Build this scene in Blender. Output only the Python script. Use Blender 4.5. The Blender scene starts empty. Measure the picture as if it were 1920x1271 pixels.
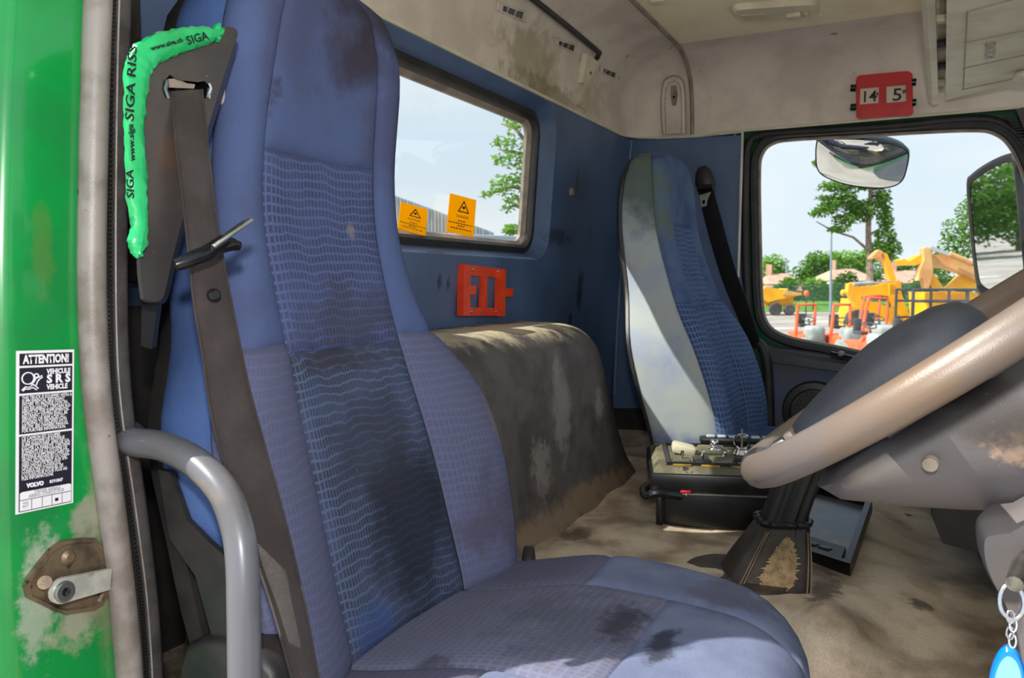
import bpy, bmesh, math, random
import numpy as np
from mathutils import Vector, Matrix
from mathutils.geometry import tessellate_polygon
random.seed(7); np.random.seed(7)
C = bpy.context.scene.collection
PI = math.pi
# All positions below are in metres from the viewpoint: x towards the truck's front,
# y across the cab to the passenger side, z up.  The viewpoint is ZC above the yard.
ZC = 2.5
OFF = Vector((0, 0, ZC))

# ------------------------------------------------------------------ camera
FPX = 1500.0
YAW = math.radians(27.0); PIT = math.atan(105 / FPX)
F_ = Vector((-math.sin(YAW) * math.cos(PIT), math.cos(YAW) * math.cos(PIT), -math.sin(PIT)))
R_ = Vector((math.cos(YAW), math.sin(YAW), 0))
U_ = R_.cross(F_)
cam = bpy.data.objects.new('camera', bpy.data.cameras.new('camera'))
C.objects.link(cam)
cam.data.sensor_width = 36.0
cam.data.lens = FPX / 1920 * 36.0
cam.data.clip_start = 0.02; cam.data.clip_end = 600
cam.matrix_world = Matrix(((R_.x, U_.x, -F_.x, 0), (R_.y, U_.y, -F_.y, 0), (R_.z, U_.z, -F_.z, ZC), (0, 0, 0, 1)))
cam.data.dof.use_dof = True
cam.data.dof.focus_distance = 1.05
cam.data.dof.aperture_fstop = 13
sc = bpy.context.scene
sc.camera = cam

# ------------------------------------------------------------------ light
SUN_STRENGTH = 6.5
SKY_STRENGTH = 1.03
FLASH_POWER = 24.0
EXPOSURE = 0.12
w = bpy.data.worlds.new('sky'); sc.world = w; w.use_nodes = True
nt = w.node_tree; nt.nodes.clear()
out = nt.nodes.new('ShaderNodeOutputWorld'); bg = nt.nodes.new('ShaderNodeBackground')
tc = nt.nodes.new('ShaderNodeTexCoord'); sep = nt.nodes.new('ShaderNodeSeparateXYZ')
rp = nt.nodes.new('ShaderNodeValToRGB'); nz = nt.nodes.new('ShaderNodeTexNoise')
mp = nt.nodes.new('ShaderNodeMapping'); mx = nt.nodes.new('ShaderNodeMix'); mx.data_type = 'RGBA'
r2 = nt.nodes.new('ShaderNodeValToRGB')
nt.links.new(tc.outputs['Generated'], sep.inputs[0]); nt.links.new(sep.outputs['Z'], rp.inputs[0])
e = rp.color_ramp.elements
e[0].position = 0.0; e[0].color = (.80, .87, .93, 1)
e[1].position = 1.0; e[1].color = (.36, .56, .90, 1)
n_ = rp.color_ramp.elements.new(.25); n_.color = (.66, .80, .94, 1)
mp.inputs['Scale'].default_value = (1.2, 1.2, 3.5)
nt.links.new(tc.outputs['Generated'], mp.inputs[0]); nt.links.new(mp.outputs[0], nz.inputs['Vector'])
nz.inputs['Scale'].default_value = 2.2; nz.inputs['Detail'].default_value = 6
r2.color_ramp.elements[0].position = .42; r2.color_ramp.elements[1].position = .75
nt.links.new(nz.outputs['Fac'], r2.inputs[0])
nt.links.new(r2.outputs[0], mx.inputs['Factor'])
nt.links.new(rp.outputs[0], mx.inputs['A']); mx.inputs['B'].default_value = (.93, .95, .97, 1)
nt.links.new(mx.outputs['Result'], bg.inputs[0]); bg.inputs[1].default_value = SKY_STRENGTH
nt.links.new(bg.outputs[0], out.inputs[0])
sun = bpy.data.objects.new('sun', bpy.data.lights.new('sun', 'SUN')); C.objects.link(sun)
sun.data.energy = SUN_STRENGTH; sun.data.angle = .009; sun.data.color = (1, .95, .86)
sd = Vector((1, .80, -1.42)).normalized()          # travel direction of the sunlight
sun.rotation_euler = sd.to_track_quat('-Z', 'Y').to_euler()
sun.location = (-6, -4, 14)
fl = bpy.data.objects.new('camera_flash', bpy.data.lights.new('camera_flash', 'POINT')); C.objects.link(fl)
fl.data.energy = FLASH_POWER; fl.data.shadow_soft_size = .025; fl.data.color = (1, .97, .93)
fl.location = (.02, -.03, ZC + .16)
sc.view_settings.view_transform = 'Standard'; sc.view_settings.look = 'None'
sc.view_settings.gamma = 1; sc.view_settings.use_curve_mapping = False
sc.view_settings.exposure = EXPOSURE

# ------------------------------------------------------------------ measuring helpers
def ray(px, py): return F_ + R_ * ((px - 960) / FPX) - U_ * ((py - 635.5) / FPX)
def on_x(px, py, v): r = ray(px, py); return r * (v / r.x)
def on_y(px, py, v): r = ray(px, py); return r * (v / r.y)
def on_z(px, py, v): r = ray(px, py); return r * (v / r.z)
def deep(px, py, d): return ray(px, py) * d
def S(r, g, b):
    f = lambda c: (c / 255 / 12.92) if c <= 10 else ((c / 255 + .055) / 1.055) ** 2.4
    return (f(r), f(g), f(b))

# ------------------------------------------------------------------ materials
MATS = {}
def pm(name, col, rough=.5, metal=0.0, var=None, vs=6.0, vr=(.4, .65), bump=0.0, bs=400.0, spots=(), spec=.5, coat=0.0,
       speck=None, fine=.0, fs=900.0, build=None, aniso=None):
    """procedural principled material; spots are stains or painted light and shade (x,y,z,rx,ry,rz,colour,strength,noise scale)"""
    m = bpy.data.materials.new(name); m.use_nodes = True; MATS[name] = m
    t = m.node_tree; N = t.nodes; L = t.links
    b = N['Principled BSDF']
    b.inputs['Roughness'].default_value = rough; b.inputs['Metallic'].default_value = metal
    b.inputs['Specular IOR Level'].default_value = spec
    if coat: b.inputs['Coat Weight'].default_value = coat; b.inputs['Coat Roughness'].default_value = .08
    geo = N.new('ShaderNodeNewGeometry'); P = geo.outputs['Position']
    def noise(scale, detail=4, vec=P, rough_=.55):
        n = N.new('ShaderNodeTexNoise'); n.inputs['Scale'].default_value = scale; n.inputs['Detail'].default_value = detail
        n.inputs['Roughness'].default_value = rough_
        L.new(vec, n.inputs['Vector']); return n.outputs['Fac']
    def mapr(v, lo, hi, a=0.0, c=1.0, smooth=True):
        n = N.new('ShaderNodeMapRange'); n.interpolation_type = 'SMOOTHSTEP' if smooth else 'LINEAR'
        n.inputs[1].default_value = lo; n.inputs[2].default_value = hi; n.inputs[3].default_value = a; n.inputs[4].default_value = c
        L.new(v, n.inputs[0]); return n.outputs[0]
    def math_(op, a, c=None):
        n = N.new('ShaderNodeMath'); n.operation = op
        for i, q in enumerate((a, c)):
            if q is None: continue
            if isinstance(q, (int, float)): n.inputs[i].default_value = q
            else: L.new(q, n.inputs[i])
        return n.outputs[0]
    def mix(fac, a, c):
        n = N.new('ShaderNodeMix'); n.data_type = 'RGBA'
        for k, q in (('Factor', fac), ('A', a), ('B', c)):
            if isinstance(q, (int, float)): n.inputs[k].default_value = q
            elif isinstance(q, tuple): n.inputs[k].default_value = (*q, 1) if len(q) == 3 else q
            else: L.new(q, n.inputs[k])
        return n.outputs['Result']
    c = tuple(col)
    H = dict(N=N, L=L, P=P, noise=noise, mapr=mapr, math=math_, mix=mix, b=b, t=t)
    if build: c = build(H, c)
    if var: c = mix(mapr(noise(vs, 5), vr[0], vr[1]), c, var)
    if fine: c = mix(math_('MULTIPLY', mapr(noise(fs, 2), .35, .65), fine), c, tuple(x * .3 for x in (var or col)))
    if speck: c = mix(mapr(noise(speck[1], 3), speck[2], speck[2] + .05), c, speck[0])
    for (x, y, z, rx, ry, rz, sc_, st, ns) in spots:
        v1 = N.new('ShaderNodeVectorMath'); v1.operation = 'SUBTRACT'; L.new(P, v1.inputs[0]); v1.inputs[1].default_value = (x, y, z + ZC)
        v2 = N.new('ShaderNodeVectorMath'); v2.operation = 'DIVIDE'; L.new(v1.outputs[0], v2.inputs[0]); v2.inputs[1].default_value = (rx, ry, rz)
        v3 = N.new('ShaderNodeVectorMath'); v3.operation = 'LENGTH'; L.new(v2.outputs[0], v3.inputs[0])
        d = math_('ADD', v3.outputs['Value'], mapr(noise(ns, 5, rough_=.65), .25, .75, -.55, .55, False))
        c = mix(math_('MULTIPLY', mapr(d, .35, 1.05, 1, 0), st), c, sc_)
    if isinstance(c, tuple): b.inputs['Base Color'].default_value = (*c[:3], 1)
    else: L.new(c, b.inputs['Base Color'])
    if bump:
        bn = N.new('ShaderNodeBump'); bn.inputs['Strength'].default_value = bump; bn.inputs['Distance'].default_value = .002
        L.new(noise(bs, 3), bn.inputs['Height']); L.new(bn.outputs[0], b.inputs['Normal'])
    return m

def mglass(name, tint=(1, 1, 1), gloss=.08, haze=.0):
    m = bpy.data.materials.new(name); m.use_nodes = True; t = m.node_tree; N = t.nodes; L = t.links; N.clear()
    o = N.new('ShaderNodeOutputMaterial'); a = N.new('ShaderNodeBsdfTransparent'); g = N.new('ShaderNodeBsdfGlossy')
    d = N.new('ShaderNodeBsdfDiffuse'); mx1 = N.new('ShaderNodeMixShader'); mx2 = N.new('ShaderNodeMixShader')
    fr = N.new('ShaderNodeFresnel'); fr.inputs[0].default_value = 1.42
    a.inputs[0].default_value = (*tint, 1); g.inputs['Roughness'].default_value = .01; d.inputs[0].default_value = (.8, .8, .8, 1)
    mu = N.new('ShaderNodeMath'); mu.operation = 'MULTIPLY'; mu.inputs[1].default_value = gloss / .08
    L.new(fr.outputs[0], mu.inputs[0]); L.new(mu.outputs[0], mx1.inputs[0]); L.new(a.outputs[0], mx1.inputs[1]); L.new(g.outputs[0], mx1.inputs[2])
    mx2.inputs[0].default_value = haze; L.new(mx1.outputs[0], mx2.inputs[1]); L.new(d.outputs[0], mx2.inputs[2]); L.new(mx2.outputs[0], o.inputs[0])
    return m

def mleaf(name, c1, c2, tf=.4):
    m = bpy.data.materials.new(name); m.use_nodes = True; t = m.node_tree; N = t.nodes; L = t.links; N.clear()
    o = N.new('ShaderNodeOutputMaterial'); d = N.new('ShaderNodeBsdfDiffuse'); tr = N.new('ShaderNodeBsdfTranslucent'); mx_ = N.new('ShaderNodeMixShader')
    geo = N.new('ShaderNodeNewGeometry'); n = N.new('ShaderNodeMix'); n.data_type = 'RGBA'
    L.new(geo.outputs['Random Per Island'], n.inputs['Factor']); n.inputs['A'].default_value = (*c1, 1); n.inputs['B'].default_value = (*c2, 1)
    L.new(n.outputs['Result'], d.inputs[0]); L.new(n.outputs['Result'], tr.inputs[0]); mx_.inputs[0].default_value = tf
    L.new(d.outputs[0], mx_.inputs[1]); L.new(tr.outputs[0], mx_.inputs[2]); L.new(mx_.outputs[0], o.inputs[0])
    return m

# ------------------------------------------------------------------ mesh helpers
def cr(pts, n=6, closed=False):
    """Catmull-Rom through points"""
    P = [Vector(p) for p in pts]; k = len(P); o = []
    rng = range(k if closed else k - 1)
    for i in rng:
        a = P[(i - 1) % k] if closed or i > 0 else P[0] * 2 - P[1]
        b = P[i]; c = P[(i + 1) % k]
        d = P[(i + 2) % k] if closed or i + 2 < k else P[-1] * 2 - P[-2]
        for j in range(n):
            t = j / n
            o.append(.5 * ((2 * b) + (c - a) * t + (2 * a - 5 * b + 4 * c - d) * t * t + (3 * b - a - 3 * c + d) * t ** 3))
    if not closed: o.append(P[-1])
    return o

class B:
    def __init__(s):
        s.bm = bmesh.new(); s.uv = s.bm.loops.layers.uv.new('UVMap')
    def face(s, vs):
        try: return s.bm.faces.new(vs)
        except ValueError: return None
    def box(s, c, size, rot=None, bev=0.0, seg=2):
        M = Matrix.Translation(Vector(c)) @ (rot.to_4x4() if rot else Matrix()) @ Matrix.Diagonal((*size, 1))
        r = bmesh.ops.create_cube(s.bm, size=1, matrix=M)
        if bev:
            ed = list({e_ for v in r['verts'] for e_ in v.link_edges})
            bmesh.ops.bevel(s.bm, geom=ed, offset=bev, segments=seg, affect='EDGES', profile=.5)
        return s
    def loft(s, loops, closed=True, cap0=True, cap1=True, uv=None):
        V = [[s.bm.verts.new(p) for p in l] for l in loops]; n = len(V[0])
        for i in range(len(V) - 1):
            for j in range(n if closed else n - 1):
                k = (j + 1) % n
                s.face((V[i][j], V[i][k], V[i + 1][k], V[i + 1][j]))
        if closed and cap0: s.face(list(reversed(V[0])))
        if closed and cap1: s.face(V[-1])
        return s
    def ring(s, loops):                                  # closed band through loops, loops also closed
        V = [[s.bm.verts.new(p) for p in l] for l in loops]; n = len(V[0]); m = len(V)
        for i in range(m):
            for j in range(n):
                s.face((V[i][j], V[i][(j + 1) % n], V[(i + 1) % m][(j + 1) % n], V[(i + 1) % m][j]))
        return s
    def tube(s, pts, r, seg=10, closed=False, cap=True, flat=None):
        P = [Vector(p) for p in pts]; n = len(P)
        R = r if isinstance(r, (list, tuple)) else [r] * n
        T = []
        for i in range(n):
            a = P[(i - 1) % n] if closed or i > 0 else P[0]; c = P[(i + 1) % n] if closed or i < n - 1 else P[-1]
            T.append((c - a).normalized())
        up = Vector((0, 0, 1)) if abs(T[0].z) < .9 else Vector((1, 0, 0))
        u = (up - T[0] * up.dot(T[0])).normalized(); loops = []
        for i in range(n):
            u = (u - T[i] * u.dot(T[i])).normalized(); v = T[i].cross(u)
            loops.append([P[i] + (u * math.cos(2 * PI * j / seg) + v * math.sin(2 * PI * j / seg)) * R[i] for j in range(seg)])
        if closed: return s.ring(loops)
        return s.loft(loops, True, cap, cap)
    def cyl(s, a, b_, r, seg=16, r2=None):
        return s.tube([a, b_], [r, r if r2 is None else r2], seg)
    def lathe(s, prof, o, ax, seg=24):
        o = Vector(o); ax = Vector(ax).normalized()
        up = Vector((0, 0, 1)) if abs(ax.z) < .9 else Vector((1, 0, 0))
        u = (up - ax * up.dot(ax)).normalized(); v = ax.cross(u)
        return s.loft([[o + ax * h + (u * math.cos(2 * PI * j / seg) + v * math.sin(2 * PI * j / seg)) * max(r, 1e-5) for j in range(seg)] for r, h in prof])
    def sphere(s, c, r, seg=12, rings=8):
        r = (r, r, r) if isinstance(r, (int, float)) else r
        M = Matrix.Translation(Vector(c)) @ Matrix.Diagonal((*r, 1))
        bmesh.ops.create_uvsphere(s.bm, u_segments=seg, v_segments=rings, radius=1, matrix=M); return s
    def grid(s, f, nu, nv, uvs=None):
        V = [[s.bm.verts.new(f(i / nu, j / nv)) for j in range(nv + 1)] for i in range(nu + 1)]
        for i in range(nu):
            for j in range(nv):
                fc = s.face((V[i][j], V[i + 1][j], V[i + 1][j + 1], V[i][j + 1]))
                if fc and uvs:
                    for lp, (a, b_) in zip(fc.loops, ((i, j), (i + 1, j), (i + 1, j + 1), (i, j + 1))):
                        lp[s.uv].uv = uvs(a / nu, b_ / nv)
        return s
    def plate(s, outer, holes=(), thick=None):
        """polygon with holes (3-D points lying near one plane), optional thickness vector"""
        loops = [[Vector(p) for p in outer]] + [[Vector(p) for p in h] for h in holes]
        flat = [p for l in loops for p in l]
        tri = tessellate_polygon(loops)
        sides = [Vector((0, 0, 0))] + ([Vector(thick)] if thick is not None else [])
        vs = [[s.bm.verts.new(p + d) for p in flat] for d in sides]
        for t in tri: s.face([vs[0][i] for i in t])
        if thick is not None:
            for t in tri: s.face([vs[1][i] for i in reversed(t)])
            k = 0
            for l in loops:
                n = len(l)
                for i in range(n):
                    a, b_ = k + i, k + (i + 1) % n
                    s.face((vs[0][a], vs[0][b_], vs[1][b_], vs[1][a]))
                k += n
        return s
    def quad(s, a, b_, c, d):
        s.face([s.bm.verts.new(p) for p in (a, b_, c, d)]); return s
    def done(s, name, m, parent=None, smooth=40, normals=True, **props):
        if normals: bmesh.ops.recalc_face_normals(s.bm, faces=s.bm.faces)
        base = ORG.get(parent, Vector((0, 0, 0))) if parent else Vector((0, 0, 0))
        me = bpy.data.meshes.new(name)
        if not parent:
            # give a free-standing mesh its own origin at its base centre
            co = [v.co for v in s.bm.verts]
            base = Vector(((min(p.x for p in co) + max(p.x for p in co)) / 2, (min(p.y for p in co) + max(p.y for p in co)) / 2, min(p.z for p in co)))
        for v in s.bm.verts: v.co -= base
        s.bm.to_mesh(me); s.bm.free()
        me.polygons.foreach_set('use_smooth', [True] * len(me.polygons))
        me.set_sharp_from_angle(angle=math.radians(smooth))
        me.materials.append(m)
        o = bpy.data.objects.new(name, me); C.objects.link(o)
        if parent: o.parent = parent
        else: o.location = base + OFF
        ORG[o] = base
        for k, v in props.items(): o[k] = v
        return o
ORG = {}
def thing(name, label, cat, loc, group=None):
    o = bpy.data.objects.new(name, None); C.objects.link(o); loc = Vector(loc); o.location = loc + OFF; ORG[o] = loc
    o.empty_display_size = .05
    o['label'] = label; o['category'] = cat
    if group: o['group'] = group
    return o
def struct(name, loc=(0, 0, 0)):
    o = bpy.data.objects.new(name, None); C.objects.link(o); loc = Vector(loc); o.location = loc + OFF; ORG[o] = loc
    o.empty_display_size = .05
    o['kind'] = 'structure'; return o
def tag(o, label, cat, group=None):
    o['label'] = label; o['category'] = cat
    if group: o['group'] = group
    return o

def text(s, size, org, xd, yd, m, parent, name='lettering', align='LEFT', width=None, lift=.0004, bold=0.0):
    """flat printed lettering: org = baseline start, xd/yd unit directions of the print plane"""
    cu = bpy.data.curves.new('print', 'FONT'); cu.body = s; cu.size = size; cu.align_x = align; cu.offset = bold
    cu.resolution_u = 2
    o = bpy.data.objects.new('print', cu); C.objects.link(o)
    dg = bpy.context.evaluated_depsgraph_get(); me = bpy.data.meshes.new_from_object(o.evaluated_get(dg))
    C.objects.unlink(o); bpy.data.objects.remove(o)
    xd = Vector(xd).normalized(); yd = Vector(yd).normalized(); zd = xd.cross(yd)
    k = 1.0
    if width:
        xs = [v.co.x for v in me.vertices]
        k = width / max(1e-6, max(xs) - min(xs))
    base = ORG[parent]
    for v in me.vertices: v.co = Vector(org) + xd * v.co.x * k + yd * v.co.y + zd * lift - base
    me.name = name; me.materials.clear(); me.materials.append(m)
    ob = bpy.data.objects.new(name, me); C.objects.link(ob); ob.parent = parent; ORG[ob] = base
    return ob

def rrect(y0, y1, z0, z1, r, n=6):
    """rounded rectangle as 2-D loop"""
    o = []
    for cx_, cz_, a0 in ((y1 - r, z1 - r, 0), (y0 + r, z1 - r, PI / 2), (y0 + r, z0 + r, PI), (y1 - r, z0 + r, 1.5 * PI)):
        for i in range(n + 1):
            a = a0 + PI / 2 * i / n; o.append((cx_ + r * math.cos(a), cz_ + r * math.sin(a)))
    return o
def offset2(loop, d):
    """offset of a closed 2-D loop, outward for counter-clockwise"""
    n = len(loop); o = []
    A = sum(loop[i][0] * loop[(i + 1) % n][1] - loop[(i + 1) % n][0] * loop[i][1] for i in range(n))
    sg = 1 if A > 0 else -1
    for i in range(n):
        a = Vector(loop[i - 1]); c = Vector(loop[(i + 1) % n]); t = (c - a).normalized()
        o.append((loop[i][0] + sg * t.y * d, loop[i][1] - sg * t.x * d))
    return o
def frame3(xd, yd):
    xd = Vector(xd).normalized(); yd = Vector(yd); yd = (yd - xd * yd.dot(xd)).normalized(); zd = xd.cross(yd)
    return Matrix((xd, yd, zd)).transposed()
def rotz(a): return Matrix.Rotation(a, 3, 'Z')

# ------------------------------------------------------------------ the palette
m_blue_panel = pm('blue_wall_panel', S(84, 106, 142), .42, fine=0.12, fs=900, var=S(70, 92, 124), vs=5, bump=.12, bs=700,
                  spots=[(-.94, 2.28, -.02, .1, .03, .09, S(22, 30, 46), .8, 30), (-.95, 2.22, -.11, .1, .02, .03, S(22, 30, 46), .7, 30), (-.94, 2.1, .13, .1, .12, .03, S(40, 36, 44), .6, 40),
                         (-.93, 1.51, .0, .1, .012, .022, S(25, 32, 48), .85, 60), (-.93, 1.475, .0, .1, .012, .022, S(25, 32, 48), .85, 60),
                         (-.93, 2.2, .3, .1, .015, .06, S(48, 44, 52), .6, 40), (-.8, 2.65, -.25, .03, .1, .03, S(30, 32, 42), .7, 40)])
m_cream = pm('cream_headliner', S(224, 213, 201), .62, fine=0.14, fs=700, var=S(206, 194, 182), vs=7, bump=.25, bs=900, speck=(S(150, 130, 115), 26, .70),
             spots=[(-.86, 1.86, .56, .12, .22, .10, S(142, 134, 92), .6, 22), (-.88, 1.95, .50, .08, .3, .04, S(118, 112, 62), .6, 30), (-.86, 2.25, .53, .1, .14, .06, S(150, 142, 96), .5, 25)])
m_roof = pm('roof_lining', S(246, 235, 205), .7, var=S(236, 222, 188), vs=4, bump=.25, bs=700, speck=(S(140, 122, 95), 14, .72))
m_cream_hard = pm('cream_plastic', S(218, 212, 188), .5, var=S(202, 194, 168), vs=9, bump=.1, bs=800)
m_groove = pm('panel_groove', S(158, 152, 130), .6)
m_white_strip = pm('white_strip', S(215, 212, 205), .5, var=S(190, 185, 176), vs=12)
m_black = pm('black_rubber', S(30, 29, 31), .55, var=S(46, 43, 42), vs=15, bump=.2, bs=600)
m_black_pl = pm('black_plastic', S(34, 33, 35), .42, var=S(52, 47, 44), vs=12, bump=.15, bs=900)
m_gloss_black = pm('gloss_black', S(18, 18, 20), .22)
m_beige_bead = pm('beige_bead', S(150, 138, 124), .5, var=S(120, 108, 96), vs=20)
m_green = pm('green_paint', S(12, 142, 62), .25, coat=.6, var=S(26, 128, 62), vs=9, speck=(S(120, 160, 120), 60, .74),
             spots=[(-.7, .49, -.225, .1, .03, .03, S(150, 148, 128), .95, 60), (-.7, .44, -.262, .1, .022, .05, S(170, 176, 158), .9, 55), (-.7, .47, -.32, .1, .035, .03, S(158, 154, 134), .85, 50),
                    (-.7, .43, -.30, .1, .02, .05, S(160, 170, 150), .8, 70), (-.7, .50, -.30, .1, .025, .09, S(112, 112, 84), .7, 40), (-.7, .495, -.14, .1, .012, .10, S(120, 130, 90), .6, 60),
                    (-.7, .45, .03, .05, .012, .05, S(100, 120, 50), .4, 60)])
m_green_dark = pm('green_door_paint', S(10, 84, 44), .25, coat=.5, var=S(12, 70, 38), vs=8)
m_seal_grey = pm('grey_door_seal', S(150, 142, 136), .38, var=S(122, 112, 104), vs=24, bump=.15, bs=800, speck=(S(92, 80, 70), 55, .70))
m_seal_trim = pm('textured_seal_trim', S(88, 82, 80), .6, fine=0.5, fs=1500, var=S(60, 55, 54), vs=30, bump=.8, bs=1500)
m_tube = pm('grey_painted_tube', S(100, 100, 106), .32, var=S(92, 90, 92), vs=10, coat=.2, spots=[(-.60, .52, -.185, .08, .05, .012, S(140, 122, 100), .35, 30)])
m_fabric = pm('seat_fabric', S(92, 108, 154), .9, var=S(86, 94, 130), vs=7, bump=.5, bs=1400, spec=.15, fine=.25, fs=1500,
              spots=[(-.66, .88, .30, .09, .10, .06, S(62, 54, 62), .85, 5), (-.66, .92, .35, .1, .12, .07, S(54, 46, 50), .9, 5), (-.66, .72, .215, .05, .02, .03, S(64, 60, 78), .8, 40),
                     (-.68, .80, .12, .08, .12, .05, S(84, 86, 120), .6, 14)])
m_fabric_side = pm('seat_side_fabric', S(84, 110, 164), .9, var=S(70, 94, 148), vs=8, bump=.5, bs=1400, spec=.15, fine=.3, fs=1500)
def weave(dark, blend, rowh, cw, gap=.2, wav=.0035):
    def f(H, c):
        N, L = H['N'], H['L']
        uv = N.new('ShaderNodeUVMap'); br = N.new('ShaderNodeTexBrick')
        br.offset = 0.0; br.offset_frequency = 1; br.squash = 1
        nz_ = N.new('ShaderNodeTexNoise'); nz_.inputs['Scale'].default_value = 22; nz_.inputs['Detail'].default_value = 2
        mpn = N.new('ShaderNodeMapping'); mpn.inputs['Scale'].default_value = (1, .55, 1)
        L.new(uv.outputs[0], mpn.inputs[0]); L.new(mpn.outputs[0], nz_.inputs['Vector'])
        sx = N.new('ShaderNodeSeparateXYZ'); L.new(uv.outputs[0], sx.inputs[0])
        yy = H['math']('ADD', sx.outputs[1], H['mapr'](nz_.outputs['Fac'], .3, .7, -wav, wav, False))
        cx_ = N.new('ShaderNodeCombineXYZ'); L.new(H['math']('DIVIDE', sx.outputs[0], cw), cx_.inputs[0]); L.new(H['math']('DIVIDE', yy, rowh), cx_.inputs[1])
        L.new(cx_.outputs[0], br.inputs['Vector'])
        br.inputs['Scale'].default_value = 1; br.inputs['Brick Width'].default_value = 1; br.inputs['Row Height'].default_value = 1
        br.inputs['Mortar Size'].default_value = gap; br.inputs['Mortar Smooth'].default_value = .5; br.inputs['Bias'].default_value = 0
        br.inputs['Color1'].default_value = (0, 0, 0, 1); br.inputs['Color2'].default_value = (0, 0, 0, 1); br.inputs['Mortar'].default_value = (1, 1, 1, 1)
        f_ = H['math']('MULTIPLY', H['mapr'](br.outputs['Color'], 0, 1, 1, 0, False), H['mapr'](H['noise'](16, 3), .3, .7, blend * .6, blend))
        r_ = H['mix'](f_, c, dark)
        vo = N.new('ShaderNodeTexVoronoi'); vo.inputs['Scale'].default_value = 32; L.new(uv.outputs[0], vo.inputs['Vector'])
        return H['mix'](H['math']('MULTIPLY', H['mapr'](vo.outputs['Distance'], .07, .13, 1, 0), .55), r_, S(128, 104, 88))
    return f
m_insert = pm('patterned_insert', S(92, 106, 152), .9, bump=.5, bs=1300, spec=.15, build=weave(S(68, 68, 90), .85, .0115, .0068), fine=.2, fs=1500,
              spots=[(-.68, .84, -.05, .06, .14, .06, S(74, 72, 86), .6, 20), (-.67, .87, .07, .05, .01, .016, S(150, 140, 140), .6, 80)])
m_insert_low = pm('worn_patterned_insert', S(92, 106, 140), .85, bump=.5, bs=1300, spec=.2, build=weave(S(58, 58, 68), .85, .0112, .0056, .17, .0045), fine=.25, fs=1500,
                  spots=[(-.57, .86, -.31, .1, .11, .13, S(36, 37, 46), .8, 7), (-.6, .83, -.2, .08, .11, .08, S(58, 58, 68), .55, 14), (-.57, .74, -.42, .05, .05, .05, S(70, 92, 150), .6, 20), (-.64, .8, -.095, .05, .12, .02, S(60, 54, 62), .6, 40)])
m_insert_bol = pm('patterned_bolster', S(108, 112, 144), .9, bump=.5, bs=1300, spec=.15, build=weave(S(92, 90, 116), .5, .0115, .007), fine=.25, fs=1500,
                  spots=[(-.59, 1.07, -.2, .1, .03, .06, S(128, 118, 112), .6, 30), (-.57, 1.02, -.34, .1, .08, .08, S(84, 76, 88), .6, 14)])
m_cush_insert = pm('cushion_insert', S(122, 124, 148), .88, bump=.5, bs=1300, spec=.2, build=weave(S(98, 98, 118), .6, .0115, .008), fine=.25, fs=1500,
                   spots=[(-.33, .82, -.39, .12, .12, .1, S(66, 66, 80), .45, 14), (-.29, .85, -.39, .03, .06, .1, S(44, 44, 52), .7, 45), (-.45, .68, -.39, .04, .04, .1, S(52, 50, 62), .6, 40)])
m_cush_plain = pm('cushion_plain', S(126, 136, 164), .88, bump=.5, bs=1300, spec=.2, var=S(108, 116, 146), vs=10, fine=.25, fs=1500, speck=(S(50, 44, 48), 55, .715),
                  spots=[(-.235, .81, -.39, .022, .05, .1, S(38, 40, 48), .8, 45), (-.2, .98, -.4, .09, .05, .1, S(88, 82, 96), .6, 30)])
m_cush_bol = pm('cushion_bolster', S(104, 104, 128), .88, bump=.5, bs=1300, spec=.2, build=weave(S(86, 84, 102), .5, .0115, .008), fine=.25, fs=1500)
m_pass = pm('passenger_fabric', S(92, 112, 150), .9, fine=0.2, fs=900, var=S(72, 90, 130), vs=9, bump=.4, bs=1200, spec=.15,
            spots=[(-.65, 2.05, .2, .12, .06, .16, S(96, 110, 92), .8, 14)])
m_pass_side = pm('sun_painted_side_fabric', S(168, 174, 174), .9, var=S(156, 164, 180), vs=9, bump=.4, bs=1200, spec=.15,
                 spots=[(-.64, 2.0, .32, .3, .2, .24, S(66, 82, 76), .85, 4), (-.55, 1.98, -.2, .08, .1, .1, S(120, 134, 178), .7, 4), (-.52, 2.0, -.42, .2, .2, .10, S(60, 84, 146), .9, 4)])  # sunlit pale middle and shaded ends of the side are painted into the colour
m_pass_ins = pm('passenger_insert', S(92, 114, 156), .9, bump=.5, bs=1200, spec=.15, build=weave(S(44, 58, 92), .8, .0135, .011))
m_web = pm('belt_webbing', S(66, 57, 54), .4, fine=0.45, fs=1300, var=S(84, 74, 74), vs=16, bump=.9, bs=1600, spec=.6)
m_web_dark = pm('dark_belt_webbing', S(26, 25, 28), .55, var=S(36, 33, 34), vs=16, bump=.4, bs=900)
m_house = pm('charcoal_plastic', S(58, 54, 54), .38, var=S(72, 64, 60), vs=12, bump=.1, bs=700, speck=(S(120, 110, 104), 120, .745), spots=[(-.63, .59, .25, .1, .012, .015, S(120, 100, 84), .7, 90), (-.63, .53, .12, .1, .02, .02, S(86, 64, 54), .7, 60)])
m_chrome = pm('chrome', (.75, .75, .76), .12, 1.0)
m_steel = pm('worn_steel', S(176, 176, 168), .36, 1.0, var=S(150, 148, 138), vs=40)
m_bar = pm('striker_bar_paint', S(206, 204, 192), .35, .25, var=S(180, 178, 166), vs=40, spots=[(-.69, .478, -.262, .1, .010, .012, S(84, 70, 58), .9, 90)])
m_rust = pm('rusty_plate', S(138, 118, 92), .5, .6, var=S(96, 82, 70), vs=35, bump=.2, bs=500, speck=(S(70, 60, 52), 70, .62))
m_tape = pm('green_film_tape', S(16, 168, 90), .32, var=S(34, 190, 112), vs=18, coat=.4)
m_ink = pm('black_ink', S(14, 16, 16), .5)
m_label_bk = pm('label_black', S(34, 32, 46), .4)
m_label_wh = pm('label_white', S(232, 228, 232), .5)
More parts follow.
